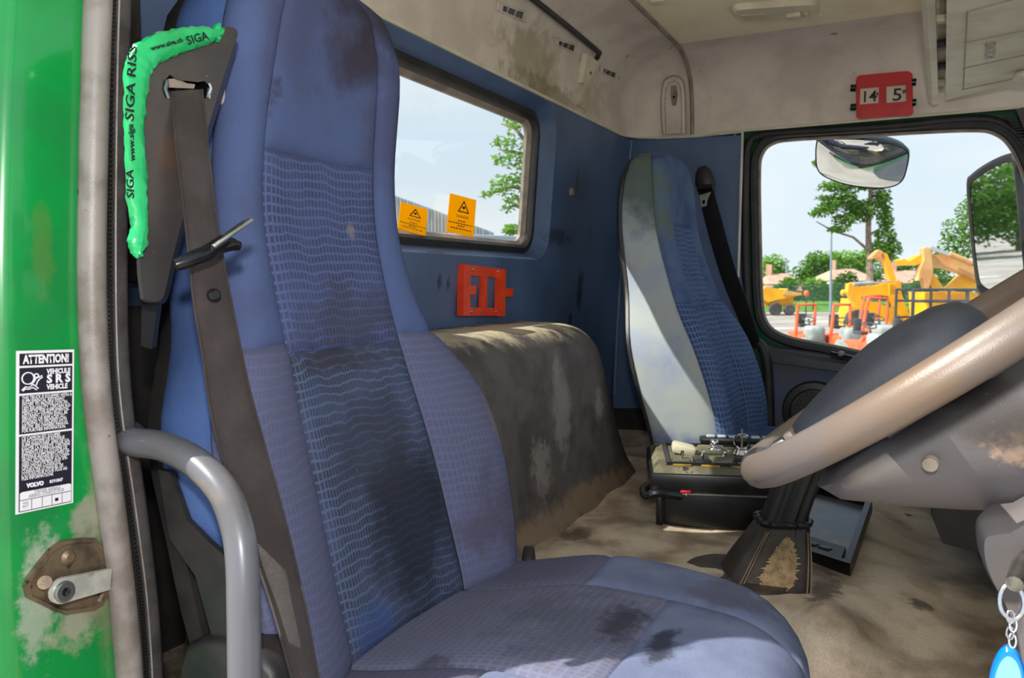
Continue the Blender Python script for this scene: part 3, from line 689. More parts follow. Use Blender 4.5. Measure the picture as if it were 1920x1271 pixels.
# ---------------- seats
class Seat:
    def __init__(s, yc, tab):
        T = np.array(tab); zz = np.linspace(T[0, 0], T[-1, 0], 90); s.z = zz; s.yc = yc
        cols = []
        for c in range(1, 6):
            v = np.interp(zz, T[:, 0], T[:, c]); vp = np.pad(v, 4, mode='edge'); v2 = np.convolve(vp, np.ones(9) / 9, 'same')[4:-4]
            v2[-4:] = v[-4:]; cols.append(v2)
        s.c = cols
    def q(s, z): return [float(np.interp(z, s.z, c)) for c in s.c]
    def pt(s, part, u, z):
        xf, hw, ws, th, b_ = s.q(z)
        if part == 'front': return Vector((xf - .008 * (1 - u * u), s.yc + u * ws, z))
        sg = 1 if part[-1] == 'R' else -1
        if part[:3] == 'bol':
            if u < .62:
                t = u / .62; ss = ws + (hw - ws - .028) * t; x = xf + b_ * math.sin(t * PI / 2)
            else:
                t = (u - .62) / .38 * PI / 2; ss = hw - .028 + .028 * math.sin(t); x = xf + b_ - .034 * (1 - math.cos(t))
            return Vector((x, s.yc + sg * ss, z))
        if part[:3] == 'sid':
            x0 = xf + b_ - .034; x1 = xf - th
            return Vector((x0 + (x1 - x0) * u, s.yc + sg * (hw + .006 * math.sin(PI * u)), z))
        if part == 'back':
            uu = u * 2 - 1; return Vector((xf - th - .022 * (1 - uu * uu) ** .5 if abs(uu) < 1 else xf - th, s.yc + uu * (hw), z))
    def patch(s, part, u0, u1, z0, z1, nu, nv, H_=.007, sink=.003, name='panel', m=None, parent=None, flip=1, edges=(1, 1, 1, 1), fall=.007):
        P = lambda a, c: s.pt(part, u0 + (u1 - u0) * a, z0 + (z1 - z0) * c)
        mid = .5
        W = sum((P((i + 1) / 12, mid) - P(i / 12, mid)).length for i in range(12)); Hh = abs(z1 - z0)
        def f(a, c):
            e_ = 1e-3; p = P(a, c)
            du = P(min(1, a + e_), c) - P(max(0, a - e_), c); dv = P(a, min(1, c + e_)) - P(a, max(0, c - e_))
            n = du.cross(dv)
            n = n.normalized() if n.length > 0 else Vector((1, 0, 0))
            ctr = Vector((s.q(p.z)[0] - .08, s.yc, p.z))
            if n.dot(p - ctr) < 0: n = -n
            ds = [d for d, k_ in zip((a * W, (1 - a) * W, c * Hh, (1 - c) * Hh), edges) if k_]
            d = min(ds) if ds else 1
            return p + n * (H_ * (1 - math.exp(-d / fall)) - sink)
        # denser rows near the edges
        g = B(); fu = lambda t: t
        def warp(t): return .5 - .5 * math.cos(PI * t)
        g.grid(lambda a, c: f(warp(a), warp(c)), nu, nv, lambda a, c: (warp(a) * W + (u0 + 2) * .37, z0 + (z1 - z0) * warp(c) + 1))
        return g.done(name, m, parent, smooth=80)

def make_seat(root, tab, yc, M, zs_, sz0=None, wrap=.022):
    """M: materials dict; zs_: z of insert top, insert bottom, shoulder seam"""
    st = Seat(yc, tab); zb, zt = tab[0][0], tab[-1][0]; z1, z2, z3 = zs_
    # core under the covers
    g = B(); loops = []
    for z in np.linspace(zb, zt, 40):
        l = []
        for part, us in (('sidL', (1, .5, 0)), ('bolL', (.62, .3, 0)), ('front', (-.5, 0, .5)), ('bolR', (0, .3, .62)), ('sidR', (0, .5, 1))):
            for u in us:
                p = st.pt(part, u, z); xf = st.q(z)[0]; l.append(Vector((p.x - .005, yc + (p.y - yc) * .965, z)))
        loops.append(l)
    g.loft(loops); g.done('core', m_black, root)
    st.patch('front', -1, 1, z1, zt, 14, 14, name='headrest_panel', m=M['plain'], parent=root, edges=(1, 1, 1, 0))
    st.patch('front', -1, 1, z2, z1, 14, 16, H_=.009, name='upper_insert', m=M['ins'], parent=root)
    st.patch('front', -1, 1, zb, z2, 14, 22, H_=.008, name='lower_insert', m=M['low'], parent=root)
    for sd_ in 'LR':
        st.patch('bol' + sd_, 0, 1, z3, zt, 12, 24, name='upper_bolster', m=M['plain'], parent=root, edges=(1, 1, 1, 0))
        st.patch('bol' + sd_, 0, 1, zb, z3, 12, 24, name='lower_bolster', m=M['bol'], parent=root)
        st.patch('sid' + sd_, 0, .86 if wrap > .01 else .99, sz0 or zb, zt, 10, 40, name='side_panel', m=M['side'], parent=root, edges=(1, 1, 1, 0), H_=.006)
    # cap on the crown
    xf, hw, ws, th, b_ = st.q(zt)
    crown = []
    for f_, dz in ((1.0, -.004), (.85, .008), (.55, .014), (.2, .016)):
        l = []
        for i in range(24):
            a = 2 * PI * i / 24; cx_ = xf + (b_ - th) / 2 - .01; l.append(Vector((cx_ + math.cos(a) * (th + b_) / 2 * f_, yc + math.sin(a) * hw * f_, zt + dz)))
        crown.append(l)
    g = B(); g.loft(crown, True, True, True); g.done('crown', M['plain'], root, smooth=80)
    # plastic back shell wrapping a little onto the sides
    g = B(); loops = []
    for z in np.linspace(zb - .02, zt - .01, 30):
        l = []
        xf, hw, ws, th, b_ = st.q(z)
        for u in np.linspace(-1, 1, 13): l.append(Vector((xf - th - .028 * math.sqrt(max(0, 1 - u * u)) - .004, yc + u * (hw + .003), z)))
        l.append(Vector((xf - th + wrap, yc + hw + .0045, z))); l.append(Vector((xf - th + wrap, yc + hw - .004, z)))
        l.append(Vector((xf - th + wrap, yc - hw + .004, z))); l.append(Vector((xf - th + wrap, yc - hw - .0045, z)))
        loops.append(l)
    g.loft(loops); g.done('back_shell', m_black_pl, root, smooth=50)
    for sg in ((-1, 1) if wrap > .01 else ()):
        g = B(); g.tube([Vector((st.q(z)[0] - st.q(z)[3] + wrap + .002, yc + sg * (st.q(z)[1] + .003), z)) for z in np.linspace(sz0 or zb, zt - .05, 24)], .0015, 6); g.done('edge_piping', m_steel, root)
    return st

# z, x of front, half width, seam half width, thickness, bolster bulge
DR = [(-.43, -.552, .240, .124, .095, .030), (-.36, -.572, .258, .124, .085, .036), (-.25, -.600, .266, .122, .075, .040), (-.17, -.624, .262, .118, .080, .036), (-.12, -.640, .235, .114, .090, .026),
      (-.08, -.652, .196, .112, .105, .014), (-.04, -.664, .180, .110, .115, .008), (.07, -.690, .166, .110, .118, .006), (.16, -.690, .160, .106, .118, .006), (.25, -.676, .158, .100, .118, .004),
      (.30, -.668, .156, .095, .118, .002), (.335, -.667, .146, .088, .114, .0), (.36, -.670, .122, .074, .10, .0), (.376, -.680, .088, .055, .075, -.004)]
ds = thing('driver_seat', 'worn blue patterned fabric driver seat in the foreground beside the door opening', 'seat', (-.45, .82, -.9))
dM = dict(plain=m_fabric, ins=m_insert, low=m_insert_low, bol=m_insert_bol, side=m_fabric_side)
dst = make_seat(ds, DR, .82, dM, (.158, -.082, -.070), -.275)
# torn spot on the near seam with foam showing
g = B(); fp = dst.pt('bolL', .93, .212); g.sphere(fp, (.006, .0055, .014), 10, 8); g.done('foam_tear', pm('foam', S(214, 196, 180), .9), ds)
# cushion
CX0, CX1, CY = -.60, -.085, .82
def cpt(u, v):
    x = CX0 + (CX1 - CX0) * v
    hw = .275 - .10 * max(0, (v - .45) / .55) ** 2.6
    vv = min(1, v / .5); z = -.434 + .046 * vv * vv * (3 - 2 * vv) + .010 * max(0, abs(u) - .45) / .55 * (1 - v)
    du = max(0, (abs(u) - .80) / .20); z -= .05 * (1 - math.sqrt(max(0, 1 - du * du)))
    dv = max(0, (v - .80) / .20); z -= .07 * (1 - math.sqrt(max(0, 1 - dv * dv)))
    return Vector((x - .035 * u * u * max(0, v - .3), CY + hw * u, z))
def cpatch(name, u0, u1, v0, v1, m, nu=14, nv=14, edges=(1, 1, 1, 1)):
    W = abs(u1 - u0) * .27; Hh = abs(v1 - v0) * .515
    def warp(t): return .5 - .5 * math.cos(PI * t)
    def f(a, c):
        a, c = warp(a), warp(c); p = cpt(u0 + (u1 - u0) * a, v0 + (v1 - v0) * c)
        dd = [d for d, k_ in zip((a * W, (1 - a) * W, c * Hh, (1 - c) * Hh), edges) if k_]
        d = min(dd) if dd else 1
        return p + Vector((0, 0, .006 * (1 - math.exp(-d / .006)) - .003))
    g = B(); g.grid(f, nu, nv, lambda a, c: ((u0 + (u1 - u0) * warp(a)) * .27 + 1, (v0 + (v1 - v0) * warp(c)) * .515)); g.done(name, m, ds, smooth=80)
cpatch('cushion_insert', -.47, .47, 0, .655, m_cush_insert, edges=(1, 1, 0, 1))
cpatch('cushion_front', -.47, .47, .655, 1, m_cush_plain, edges=(1, 1, 1, 0))
for sg in (-1, 1):
    cpatch('cushion_side', sg * .47, sg * 1, 0, .43, m_cush_bol, edges=(1, 0, 0, 1))
    cpatch('cushion_side_front', sg * .47, sg * 1, .43, 1, m_cush_plain, edges=(1, 0, 1, 0))
g = B(); rim_ = [cpt(-1, v) for v in np.linspace(0, 1, 16)] + [cpt(u, 1) for u in np.linspace(-.9, .9, 12)] + [cpt(1, v) for v in np.linspace(1, 0, 16)]
g.loft([[p + Vector((0, 0, -.002)) for p in rim_], [Vector((p.x - .01, p.y, -.47)) for p in rim_], [Vector((p.x * .98 - .02, CY + (p.y - CY) * .93, -.52)) for p in rim_]], True, False, True); g.done('cushion_border', m_fabric_side, ds, smooth=60)
g = B(); g.box((-.36, .82, -.66), (.42, .42, .30), None, .03); g.done('suspension_base', m_black_pl, ds)
g = B(); g.box((-.36, .82, -.84), (.5, .46, .08), None, .01); g.done('floor_plinth', m_black, ds)
def rcs(k_, y): return [Vector((-.57 + (x + .57) * k_, y, -.42 + (z + .42) * k_)) for x, z in ((-.640, -.40), (-.638, -.372), (-.628, -.352), (-.605, -.341), (-.57, -.337), (-.535, -.341), (-.517, -.355), (-.510, -.38), (-.51, -.51), (-.64, -.51))]
g = B(); g.loft([rcs(.90, .528), rcs(.97, .532), rcs(1, .540), rcs(1, .575), rcs(.95, .582)]); g.done('recliner_cover', m_black_pl, ds, smooth=50)
g = B(); g.plate([on_y(*p, .540) for p in ((296, 880), (318, 885), (350, 975), (390, 1015), (424, 1045), (424, 1230), (396, 1190), (366, 1080), (318, 1010))], (), (0, .006, 0)); g.done('side_flange', m_black_pl, ds)

# ---------------- passenger seat
PS = [(-.47, -.425, .250, .124, .155, .034), (-.36, -.435, .262, .124, .165, .040), (-.27, -.458, .266, .122, .170, .042), (-.17, -.490, .262, .118, .165, .038), (-.11, -.512, .240, .114, .155, .028),
      (-.07, -.530, .205, .112, .148, .016), (-.02, -.545, .184, .110, .142, .010), (.07, -.575, .168, .108, .13, .008), (.16, -.595, .162, .104, .122, .006), (.25, -.600, .158, .098, .115, .004),
      (.29, -.602, .150, .092, .108, .002), (.325, -.608, .128, .080, .095, .0), (.345, -.616, .09, .06, .075, -.004)]
psx = thing('passenger_seat', 'blue passenger seat with sunlight painted pale on its side in the far corner', 'seat', (-.4, 2.2, -.52))
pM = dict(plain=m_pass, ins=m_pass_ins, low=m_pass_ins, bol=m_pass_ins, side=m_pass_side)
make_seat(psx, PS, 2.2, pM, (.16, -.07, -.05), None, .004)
g = B(); g.box((-.42, 2.26, -.47), (.24, .38, .10), None, .03); g.done('cushion', m_pass, psx)
g = B(); g.box((-.44, 2.27, -.56), (.22, .34, .12), None, .01); g.done('base', m_black_pl, psx)

# ---------------- driver's belt: housing, webbing, tongue
HX = -.63
bh = thing('belt_housing', 'charcoal plastic seat belt housing with slot and mounted on the near pillar', 'belt housing', on_x(290, 560, HX))
ho = [(270, 96), (300, 72), (360, 58), (420, 50), (440, 53), (446, 66), (436, 92), (405, 190), (372, 300), (345, 400), (322, 490), (310, 545), (302, 562), (288, 566), (272, 560), (268, 548), (262, 480), (262, 300), (262, 140)]
hl = cr([on_x(*p, HX) for p in ho], 3, True)
hc = sum(hl, Vector()) / len(hl)
slot = [on_x(*p, HX) for p in ((306, 172), (310, 150), (318, 140), (340, 150), (370, 154), (384, 152), (391, 160), (388, 184), (368, 186), (324, 184))]
g = B(); g.plate(hl, [slot]); 
def sh(l, k_, dx): return [hc + (p - hc) * k_ + Vector((dx, 0, 0)) for p in l]
g.loft([hl, [p + Vector((-.004, .001 + (p.y - hc.y) * .03, (p.z - hc.z) * .01)) for p in hl], [p + Vector((-.014, .010 + (p.y - hc.y) * .02, (p.z - hc.z) * .01)) for p in hl], [p + Vector((-.055, .050, -.004)) for p in hl]], True, False, True)
bmesh.ops.remove_doubles(g.bm, verts=g.bm.verts, dist=1e-5)
g.done('housing_shell', m_house, bh, smooth=35)
g = B(); scn = sum(slot, Vector()) / len(slot)
g.loft([slot, [p + Vector((-.02, 0, 0)) for p in slot]], True, False, True); g.done('slot_recess', m_gloss_black, bh)
for pts_ in (((311, 152), (308, 168), (314, 184)), ((390, 156), (394, 166), (388, 184))):
    g = B(); g.tube([on_x(*p, HX + .001) for p in pts_], .0028, 8); g.done('chrome_guide', m_chrome, bh, label='chrome guide')
g = B(); g.plate([on_x(*p, HX - .004) for p in ((316, 148), (330, 147), (350, 156), (366, 158), (364, 166), (318, 164))], (), (-.006, 0, 0)); g.done('guide_plate', m_beige_bead, bh)
g = B(); g.plate([on_x(*p, HX - .04) for p in ((266, 560), (296, 566), (284, 655), (264, 648))], (), (-.03, .03, 0)); g.done('lower_cover', m_black_pl, bh)

# belt strip along a path, given left and right edges
sb = thing('seat_belt', 'dark brown-grey seat belt strap hanging in front of the driver seat', 'seat belt', on_x(540, 1260, -.5))
eL = [(322, 172), (330, 280), (345, 400), (362, 560), (378, 660), (398, 790), (430, 900), (466, 1010), (510, 1140), (552, 1290)]
eR = [(378, 168), (390, 280), (404, 400), (424, 520), (440, 600), (465, 720), (497, 840), (530, 960), (568, 1120), (600, 1290)]
bx_ = [-.6275, -.618, -.610, -.600, -.592, -.577, -.562, -.543, -.508, -.470]
bL = cr([on_x(*p, x - .004) for p, x in zip(eL, bx_)], 6); bR = cr([on_x(*p, x + .004) for p, x in zip(eR, bx_)], 6)
lo_ = []
for a, c in zip(bL, bR):
    t = (c - a).normalized(); n = Vector((t.z, 0, -t.x)) if False else Vector((1, -.35, .1)).normalized()
    row = []
    for i in range(7):
        u = i / 6; row.append(a.lerp(c, u) + n * (.003 * math.sin(PI * u)))
    lo_.append(row + [p - n * .0016 for p in reversed(row)])
g = B(); g.loft(lo_); g.done('webbing', m_web, sb, smooth=50)
for path in (bL, bR):
    g = B(); g.tube([p + Vector((.0008, -.0003, 0)) for p in path], .0012, 6); g.done('woven_edge', m_web, sb)
g = B(); bt = on_x(399, 553, -.592); g.lathe([(0, .0035), (.004, .0035), (.0058, .002), (.0062, 0), (.0062, -.002)], bt + Vector((.003, -.001, 0)), (1, -.35, .1), 20); g.done('stop_button', m_gloss_black, sb)
tg = thing('belt_tongue', 'black and chrome buckle tongue threaded on the driver belt strap', 'belt tongue', on_x(380, 480, -.58))
p0, p1, p2, p3 = on_x(323, 497, -.592), on_x(378, 474, -.585), on_x(412, 447, -.580), on_x(443, 428, -.576)
g = B(); g.tube([p0 + Vector((.004, 0, .0)), p0.lerp(p1, .25) + Vector((.006, 0, 0)), p1 + Vector((.008, 0, 0)), p2 + Vector((.006, 0, -.002))], [.0055, .0066, .0074, .006], 10); g.done('grip_bar', m_gloss_black, tg)
dv = (p3 - p1).normalized()
g = B(); M3 = frame3(dv, (1, -.5, 0)); g.box(p2.lerp(p3, .2) + Vector((.008, 0, .002)), (.048, .020, .0042), M3, .0015); g.done('metal_blade', m_steel, tg, label='bare metal blade')
g = B(); q0 = on_x(445, 462, -.582); g.tube([p1.lerp(p2, .4) + Vector((.004, 0, -.003)), q0.lerp(p2, .3), q0 + Vector((.003, 0, .0))], [.005, .0065, .0045], 10); g.done('lower_grip', m_gloss_black, tg)

# green film tape wrapped on the housing edge
tp = thing('green_tape', 'crumpled bright green printed film tape wrapped around belt housing edge', 'tape', on_x(255, 470, HX))
cpx = [(410, 62), (385, 66), (352, 73), (318, 82), (288, 94), (266, 112), (258, 140), (254, 180), (252, 230), (253, 280), (256, 330), (258, 380), (262, 420), (257, 455), (254, 476)]
wid = [.003, .0085, .0105, .0115, .0125, .013, .0125, .011, .0095, .0100, .0112, .0105, .008, .0095, .003]
path = cr([on_x(*p, HX + .003) for p in cpx], 5); ws_ = np.interp(np.linspace(0, len(wid) - 1, len(path)), range(len(wid)), wid)
random.seed(3); lo_ = []
for i, p in enumerate(path):
    a = path[max(0, i - 1)]; c = path[min(len(path) - 1, i + 1)]; t = (c - a).normalized(); n = Vector((1, 0, 0)); sd_ = t.cross(n).normalized(); l = []
    for j in range(12):
        ang = 2 * PI * j / 12; rr = 1 + random.uniform(-.10, .10)
        l.append(p + sd_ * math.cos(ang) * ws_[i] * rr + n * math.sin(ang) * .0065 * rr)
    lo_.append(l)
g = B(); g.loft(lo_); g.done('film', m_tape, tp, smooth=28)
g = B()
for px, py, dx, dy in ((405, 60, 8, -16), (408, 64, 12, -10), (404, 70, 11, 2)):
    a = on_x(px, py, HX + .004); c = on_x(px + dx, py + dy, HX + .006); g.tube([a, a.lerp(c, .6), c], [.0045, .004, .001], 6)
g.done('loose_ends', m_tape, tp, smooth=25)
g = B()
for px, py, dx, dy in ((254, 470, 4, 14), (256, 472, 12, 8)):
    a = on_x(px, py, HX + .004); c = on_x(px + dx, py + dy, HX + .006); g.tube([a, a.lerp(c, .6), c], [.004, .003, .001], 6)
g.done('twisted_tail', m_tape, tp, smooth=25)
def print_px(s, a, b_, size, parent, m=m_ink, X=HX + .0102, width=True, up=None):
    A, B_ = on_x(*a, X), on_x(*b_, X); xd = (B_ - A)
    yd = Vector((1, 0, 0)).cross(xd) if up is None else up
    return text(s, size, A, xd, yd, m, parent, width=xd.length if width else None, bold=.0002)
print_px('SIGA', (352, 84), (392, 73), .0105, tp)
print_px('www.siga.ch', (284, 95), (344, 78), .0056, tp)
print_px('SIGA RISS', (250, 228), (256, 88), .0125, tp, up=Vector((0, -1, 0)))
print_px('www.siga', (253, 302), (249, 232), .0080, tp, up=Vector((0, -1, 0)))
print_px('SIGA', (251, 372), (249, 318), .0105, tp, up=Vector((0, -1, 0)))

# ---------------- passenger belt on the far wall
pb = thing('seat_belt', 'black passenger seat belt with upper anchor cover on far blue wall', 'seat belt', on_y(1400, 600, 2.6))
g = B(); ac = on_y(1322, 335, 2.60); 
g.loft([[on_y(px + (1322 - px) * k_, py + (345 - py) * k_, y) for px, py in ((1303, 345), (1304, 325), (1310, 313), (1322, 310), (1332, 318), (1338, 332), (1341, 345), (1340, 362), (1310, 362))] for k_, y in ((0, 2.65), (0, 2.60), (.12, 2.585), (.5, 2.578))]); g.done('anchor_cover', m_black_pl, pb, smooth=40)
aL = [(1308, 355), (1318, 400), (1334, 460), (1356, 530), (1385, 600), (1405, 650)]; aR = [(1336, 352), (1350, 400), (1366, 460), (1384, 520), (1403, 570), (1425, 640)]
PL = cr([on_y(*p, 2.60) for p in aL], 4); PR = cr([on_y(*p, 2.57) for p in aR], 4)
g = B(); g.loft([[a, a.lerp(c, .5) + Vector((0, -.003, 0)), c, c + Vector((0, .002, 0)), a + Vector((0, .002, 0))] for a, c in zip(PL, PR)]); g.done('webbing', m_web_dark, pb)
g = B(); g.cyl(on_y(1308, 354, 2.575), on_y(1336, 350, 2.575), .010, 12); g.done('anchor_loop', m_gloss_black, pb)
g = B(); bo = [on_y(*p, 2.562) for p in ((1311, 366), (1333, 360), (1326, 376), (1325, 386), (1315, 388), (1313, 376))]; hi = [on_y(*p, 2.562) for p in ((1316, 376), (1322, 374), (1322, 382), (1317, 383))]
g.plate(bo, [hi], (0, .004, 0)); g.done('metal_tongue', m_steel, pb, label='bare metal tongue')

# ---------------- grab handle
gh = thing('grab_handle', 'grey painted tubular grab handle bent down beside the driver seat', 'handle', (-.5, .5, -.5))
hp = [on_x(236, 826, -.70), on_x(262, 830, -.672), on_x(310, 838, -.635), on_x(368, 868, -.592), on_x(418, 920, -.553), on_x(444, 985, -.530), on_x(454, 1050, -.518), on_x(457, 1150, -.510), on_x(459, 1300, -.504), on_x(461, 1460, -.50)]
g = B(); g.tube(cr(hp, 6), .0142, 20); g.done('tube', m_tube, gh, smooth=80)
g = B(); a = hp[0]; g.lathe([(.0, -.004), (.020, -.004), (.020, .004), (.0145, .006)], a, hp[1] - hp[0], 20); g.done('mounting_flange', m_black_pl, gh)

# ---------------- door latch striker
stt = thing('door_striker', 'rusty door latch striker plate with bright bolt on green pillar', 'latch', on_x(120, 1140, PX))
so = [(44, 1098), (50, 1082), (66, 1060), (90, 1030), (112, 1014), (150, 1008), (176, 1008), (190, 1028), (201, 1070), (200, 1110), (190, 1132), (172, 1142), (148, 1146), (120, 1150), (98, 1144), (66, 1128), (48, 1120)]
rim1 = [on_x(*p, PX + .0015) for p in so]; cc = sum(rim1, Vector()) / len(rim1)
g = B(); g.loft([[p + Vector((-.003, 0, 0)) for p in rim1], [p + Vector((.0035, 0, 0)) for p in rim1], [cc + (p - cc) * .90 + Vector((.0035, 0, 0)) for p in rim1], [cc + (p - cc) * .86 + Vector((.001, 0, 0)) for p in rim1]], True, False, True); g.done('plate', m_rust, stt, smooth=25)
a, c = on_x(118, 1108, PX + .017), on_x(208, 1086, PX + .012)
M3 = frame3(c - a, (1, 0, 0)); Ln = (c - a).length
g = B(); lpts = []
for i in range(9): an = PI / 2 + PI * i / 8; lpts.append((math.cos(an) * .0115, math.sin(an) * .0115))
lpts += [(Ln, -.0100), (Ln, .0100)]
xd = (c - a).normalized(); yd = Vector((1, 0, 0)).cross(xd).normalized()
g.plate([a + xd * u + yd * v for u, v in lpts], (), (-.005, 0, 0)); g.done('striker_bar', m_bar, stt, label='bright steel bar')
g = B(); g.lathe([(.0, .0), (.0042, .0), (.0042, .003), (.0085, .003), (.0095, .0015), (.0095, 0), (.0095, -.003)], a + Vector((.002, 0, 0)), (1, 0, 0), 24); g.done('bolt_head', m_steel, stt, label='bright socket head bolt')
g = B(); g.lathe([(.0, .004), (.0036, .004), (.0042, .0036)], a + Vector((-.0012, 0, 0)), (1, 0, 0), 6); g.done('hex_socket', m_gloss_black, stt)
g = B(); g.cyl(a + Vector((-.018, 0, 0)), a, .0085, 16); g.done('spacer', m_steel, stt)
g = B(); g.cyl(on_x(84, 1092, PX), on_x(84, 1092, PX + .012), .006, 12); g.done('pivot_pin', m_rust, stt)
g = B(); g.lathe([(0, .003), (.004, .003), (.006, .001), (.0075, 0)], on_x(129, 1045, PX + .0035), (1, 0, 0), 14); g.done('rivet', m_rust, stt)

# ---------------- airbag warning label on the pillar
lb = thing('warning_label', 'black and white bilingual airbag warning label stuck on green pillar', 'sticker', on_x(88, 960, PX))
TL, TR, BR_, BL_ = (on_x(*p, PX + .0012) for p in ((31, 658), (139, 655), (144, 941), (34, 964)))
lx = (TR - TL).normalized(); LW = (TR - TL).length; ly = (TL - BL_); LH = ly.length; ly = (ly - lx * ly.dot(lx)).normalized()
def LP(u, v, d=0): return TL + lx * (u * LW) - ly * (v * LH) + Vector((d, 0, 0))
g = B(); g.plate([LP(0, 0), LP(1, 0), LP(1, 1), LP(0, 1)], (), (-.0008, 0, 0)); g.done('paper', m_label_wh, lb)
for v0, v1 in ((.017, .092), (.105, .262), (.275, .512), (.525, .855)):
    g = B(); g.plate([LP(.045, v0, .0003), LP(.965, v0, .0003), LP(.965, v1, .0003), LP(.045, v1, .0003)]); g.done('black_field', m_label_bk, lb)
g = B(); g.plate([LP(.045, .853, .0003), LP(.965, .853, .0003), LP(.965, .99, .0003), LP(.045, .99, .0003)]); g.done('black_field', m_label_bk, lb)
g = B(); g.plate([LP(*p, .0005) for p in ((.06, .875), (.1, .868), (.92, .868), (.955, .875), (.955, .985), (.06, .985))]); g.done('white_field', m_label_wh, lb)
def lt(s, u, v, size, wd, m=m_label_wh, bold=.00012, al='LEFT'): return text(s, size, LP(u, v, .0006), lx, ly, m, lb, width=wd * LW, bold=bold)
lt('ATTENTION!', .10, .078, .0105, .80, bold=.0005)
lt('VEHICULE', .50, .148, .0062, .43, bold=.0003); lt('S R S', .50, .205, .0105, .43, bold=.0005); lt('VEHICLE', .50, .246, .0062, .38, bold=.0003)
en = [('THIS TRUCK IS EQUIPPED WITH A', .87), ('SUPPLEMENTAL RESTRAINT', .74), ('SYSTEM. TO PROVIDE CONTIN-', .80), ('UED RELIABILITY, CERTAIN ELE-', .85), ('MENTS OF THE SUPPLEMENTAL', .82), ('RESTRAINT SYSTEM SHALL BE', .79), ('SERVICED OR REPLACED AC-', .76), ('CORDING TO SPECIFIED DATE', .78), ('BELOW. SEE OWNERS MANUAL', .81), ('FOR FURTHER INFORMATION.', .76)]
for i, (s, wd) in enumerate(en): lt(s, .08, .2985 + .0225 * i, .0042, wd, bold=.0001)
frn = [('CE CAMION EST EQUIPEE', .66), ("D'UN SYSTEME DE RETENUE", .74), ('SUPPLEMENTAIRE. AFIN DE GA-', .84), ('RANTIR LA FIABILITE, CERTAINS', .84), ('ELEMENTS DE CE SYSTEME DE', .79), ('RETENUE SUPPLEMENTAIRE DE-', .84), ('VRONT ENTRETENUES OU CHAN-', .84), ('GEES CONFORMENT AUX SPE-', .80), ('CIFICATIONS CI-DESSOUS.', .68), ('CONSULTER LE MANUEL DE', .72), ("L'UTILISATEUR POUR PLUS AS-", .80), ('PLES INFORMATIONS', .54)]
for i, (s, wd) in enumerate(frn): lt(s, .08, .548 + .0225 * i, .0042, wd, bold=.0001)
lt('VOLVO', .17, .845, .0050, .30, bold=.0004); lt('8191847', .56, .842, .0040, .24, bold=.0002)
lt('DRIVER AIRBAG', .30, .890, .0042, .45, m_ink_grey, 0); lt('AIRBAG CONDUCTEUR', .20, .910, .0042, .62, m_ink_grey, 0)
lt('YEAR', .10, .945, .003, .1, m_ink_grey, 0); lt('BEST', .10, .965, .003, .1, m_ink_grey, 0)
for u in (.25, .43, .60, .78):
    g = B(); g.plate([LP(u, .92, .0008), LP(u + .012, .92, .0008), LP(u + .012, .985, .0008), LP(u, .985, .0008)]); g.done('grid_line', m_ink_grey, lb)
g = B(); g.plate([LP(.06, .916, .0008), LP(.955, .916, .0008), LP(.955, .921, .0008), LP(.06, .921, .0008)]); g.done('grid_line', m_ink_grey, lb)
g = B(); g.plate([LP(.66, .945, .0008), LP(.72, .945, .0008), LP(.72, .965, .0008), LP(.66, .965, .0008)]); g.done('date_mark', m_label_bk, lb)
g = B()                                                         # seated figure with an inflated airbag
def pic(pts, r=.0006): g.tube([LP(u, v, .0007) for u, v in pts], r, 6)
pic([(.185 + .10 * math.cos(a), .170 + .036 * math.sin(a)) for a in np.linspace(0, 2 * PI, 24)])
pic([(.325 + .035 * math.cos(a), .156 + .012 * math.sin(a)) for a in np.linspace(0, 2 * PI, 14)])
pic([(.27, .20), (.32, .172), (.37, .166), (.42, .158), (.43, .168), (.38, .178), (.35, .19), (.32, .216)])
pic([(.10, .236), (.08, .242), (.14, .222), (.2, .226), (.26, .214), (.20, .204), (.26, .206), (.36, .236), (.33, .244), (.26, .228), (.20, .238), (.14, .234), (.10, .246)])
g.done('pictogram', m_label_wh, lb)

# ---------------- yellow danger stickers on the rear window
def sticker(name, lab, pts, full):
    q = [on_x(*p, -.955) for p in pts]; t = thing(name, lab, 'sticker', q[3], 'yellow stickers on the rear window')
    g = B(); g.plate(q, (), (-.0008, 0, 0)); g.done('yellow_film', m_yellow, t)
    xd = (q[1] - q[0]); yd = (q[0] - q[3]); W_, H_ = xd.length, yd.length; xd.normalize()
    def SP(u, v): return q[0].lerp(q[1], u).lerp(q[3].lerp(q[2], u), v) + Vector((.0006, 0, 0))
    g = B(); tri = [SP(.53, .10), SP(.76, .42), SP(.32, .42)]; tc_ = sum(tri, Vector()) / 3; ti = [tc_ + (p - tc_) * .72 for p in tri]
    g.plate(tri, [ti]); g.done('triangle_print', m_ink, t)
    g = B(); g.plate([SP(.46, .27), SP(.58, .25), SP(.60, .29), SP(.53, .34), SP(.50, .31)]); g.done('hand_print', m_ink, t)
    text('DANGER', H_ * .10, SP(.28, .57), xd, yd, m_ink, t, width=W_ * .46)
    g = B()
    for v, a, c in ((.655, .36, .64), (.725, .04, .96), (.785, .36, .62), (.86, .12, .88)):
        u = a
        while u < c - .02:
            l = random.uniform(.03, .09); g.plate([SP(u, v - .014), SP(min(u + l, c), v - .014), SP(min(u + l, c), v + .014), SP(u, v + .014)]); u += l + .025
    g.done('small_print', m_ink, t, kind='stuff')
sticker('danger_sticker', 'square yellow danger sticker fully visible on the rear window', ((844, 362), (893, 375), (888, 445), (837, 434)), 1)
sticker('danger_sticker', 'yellow danger sticker half hidden behind the driver seat edge', ((752, 378), (803, 393), (798, 443), (746, 428)), 0)

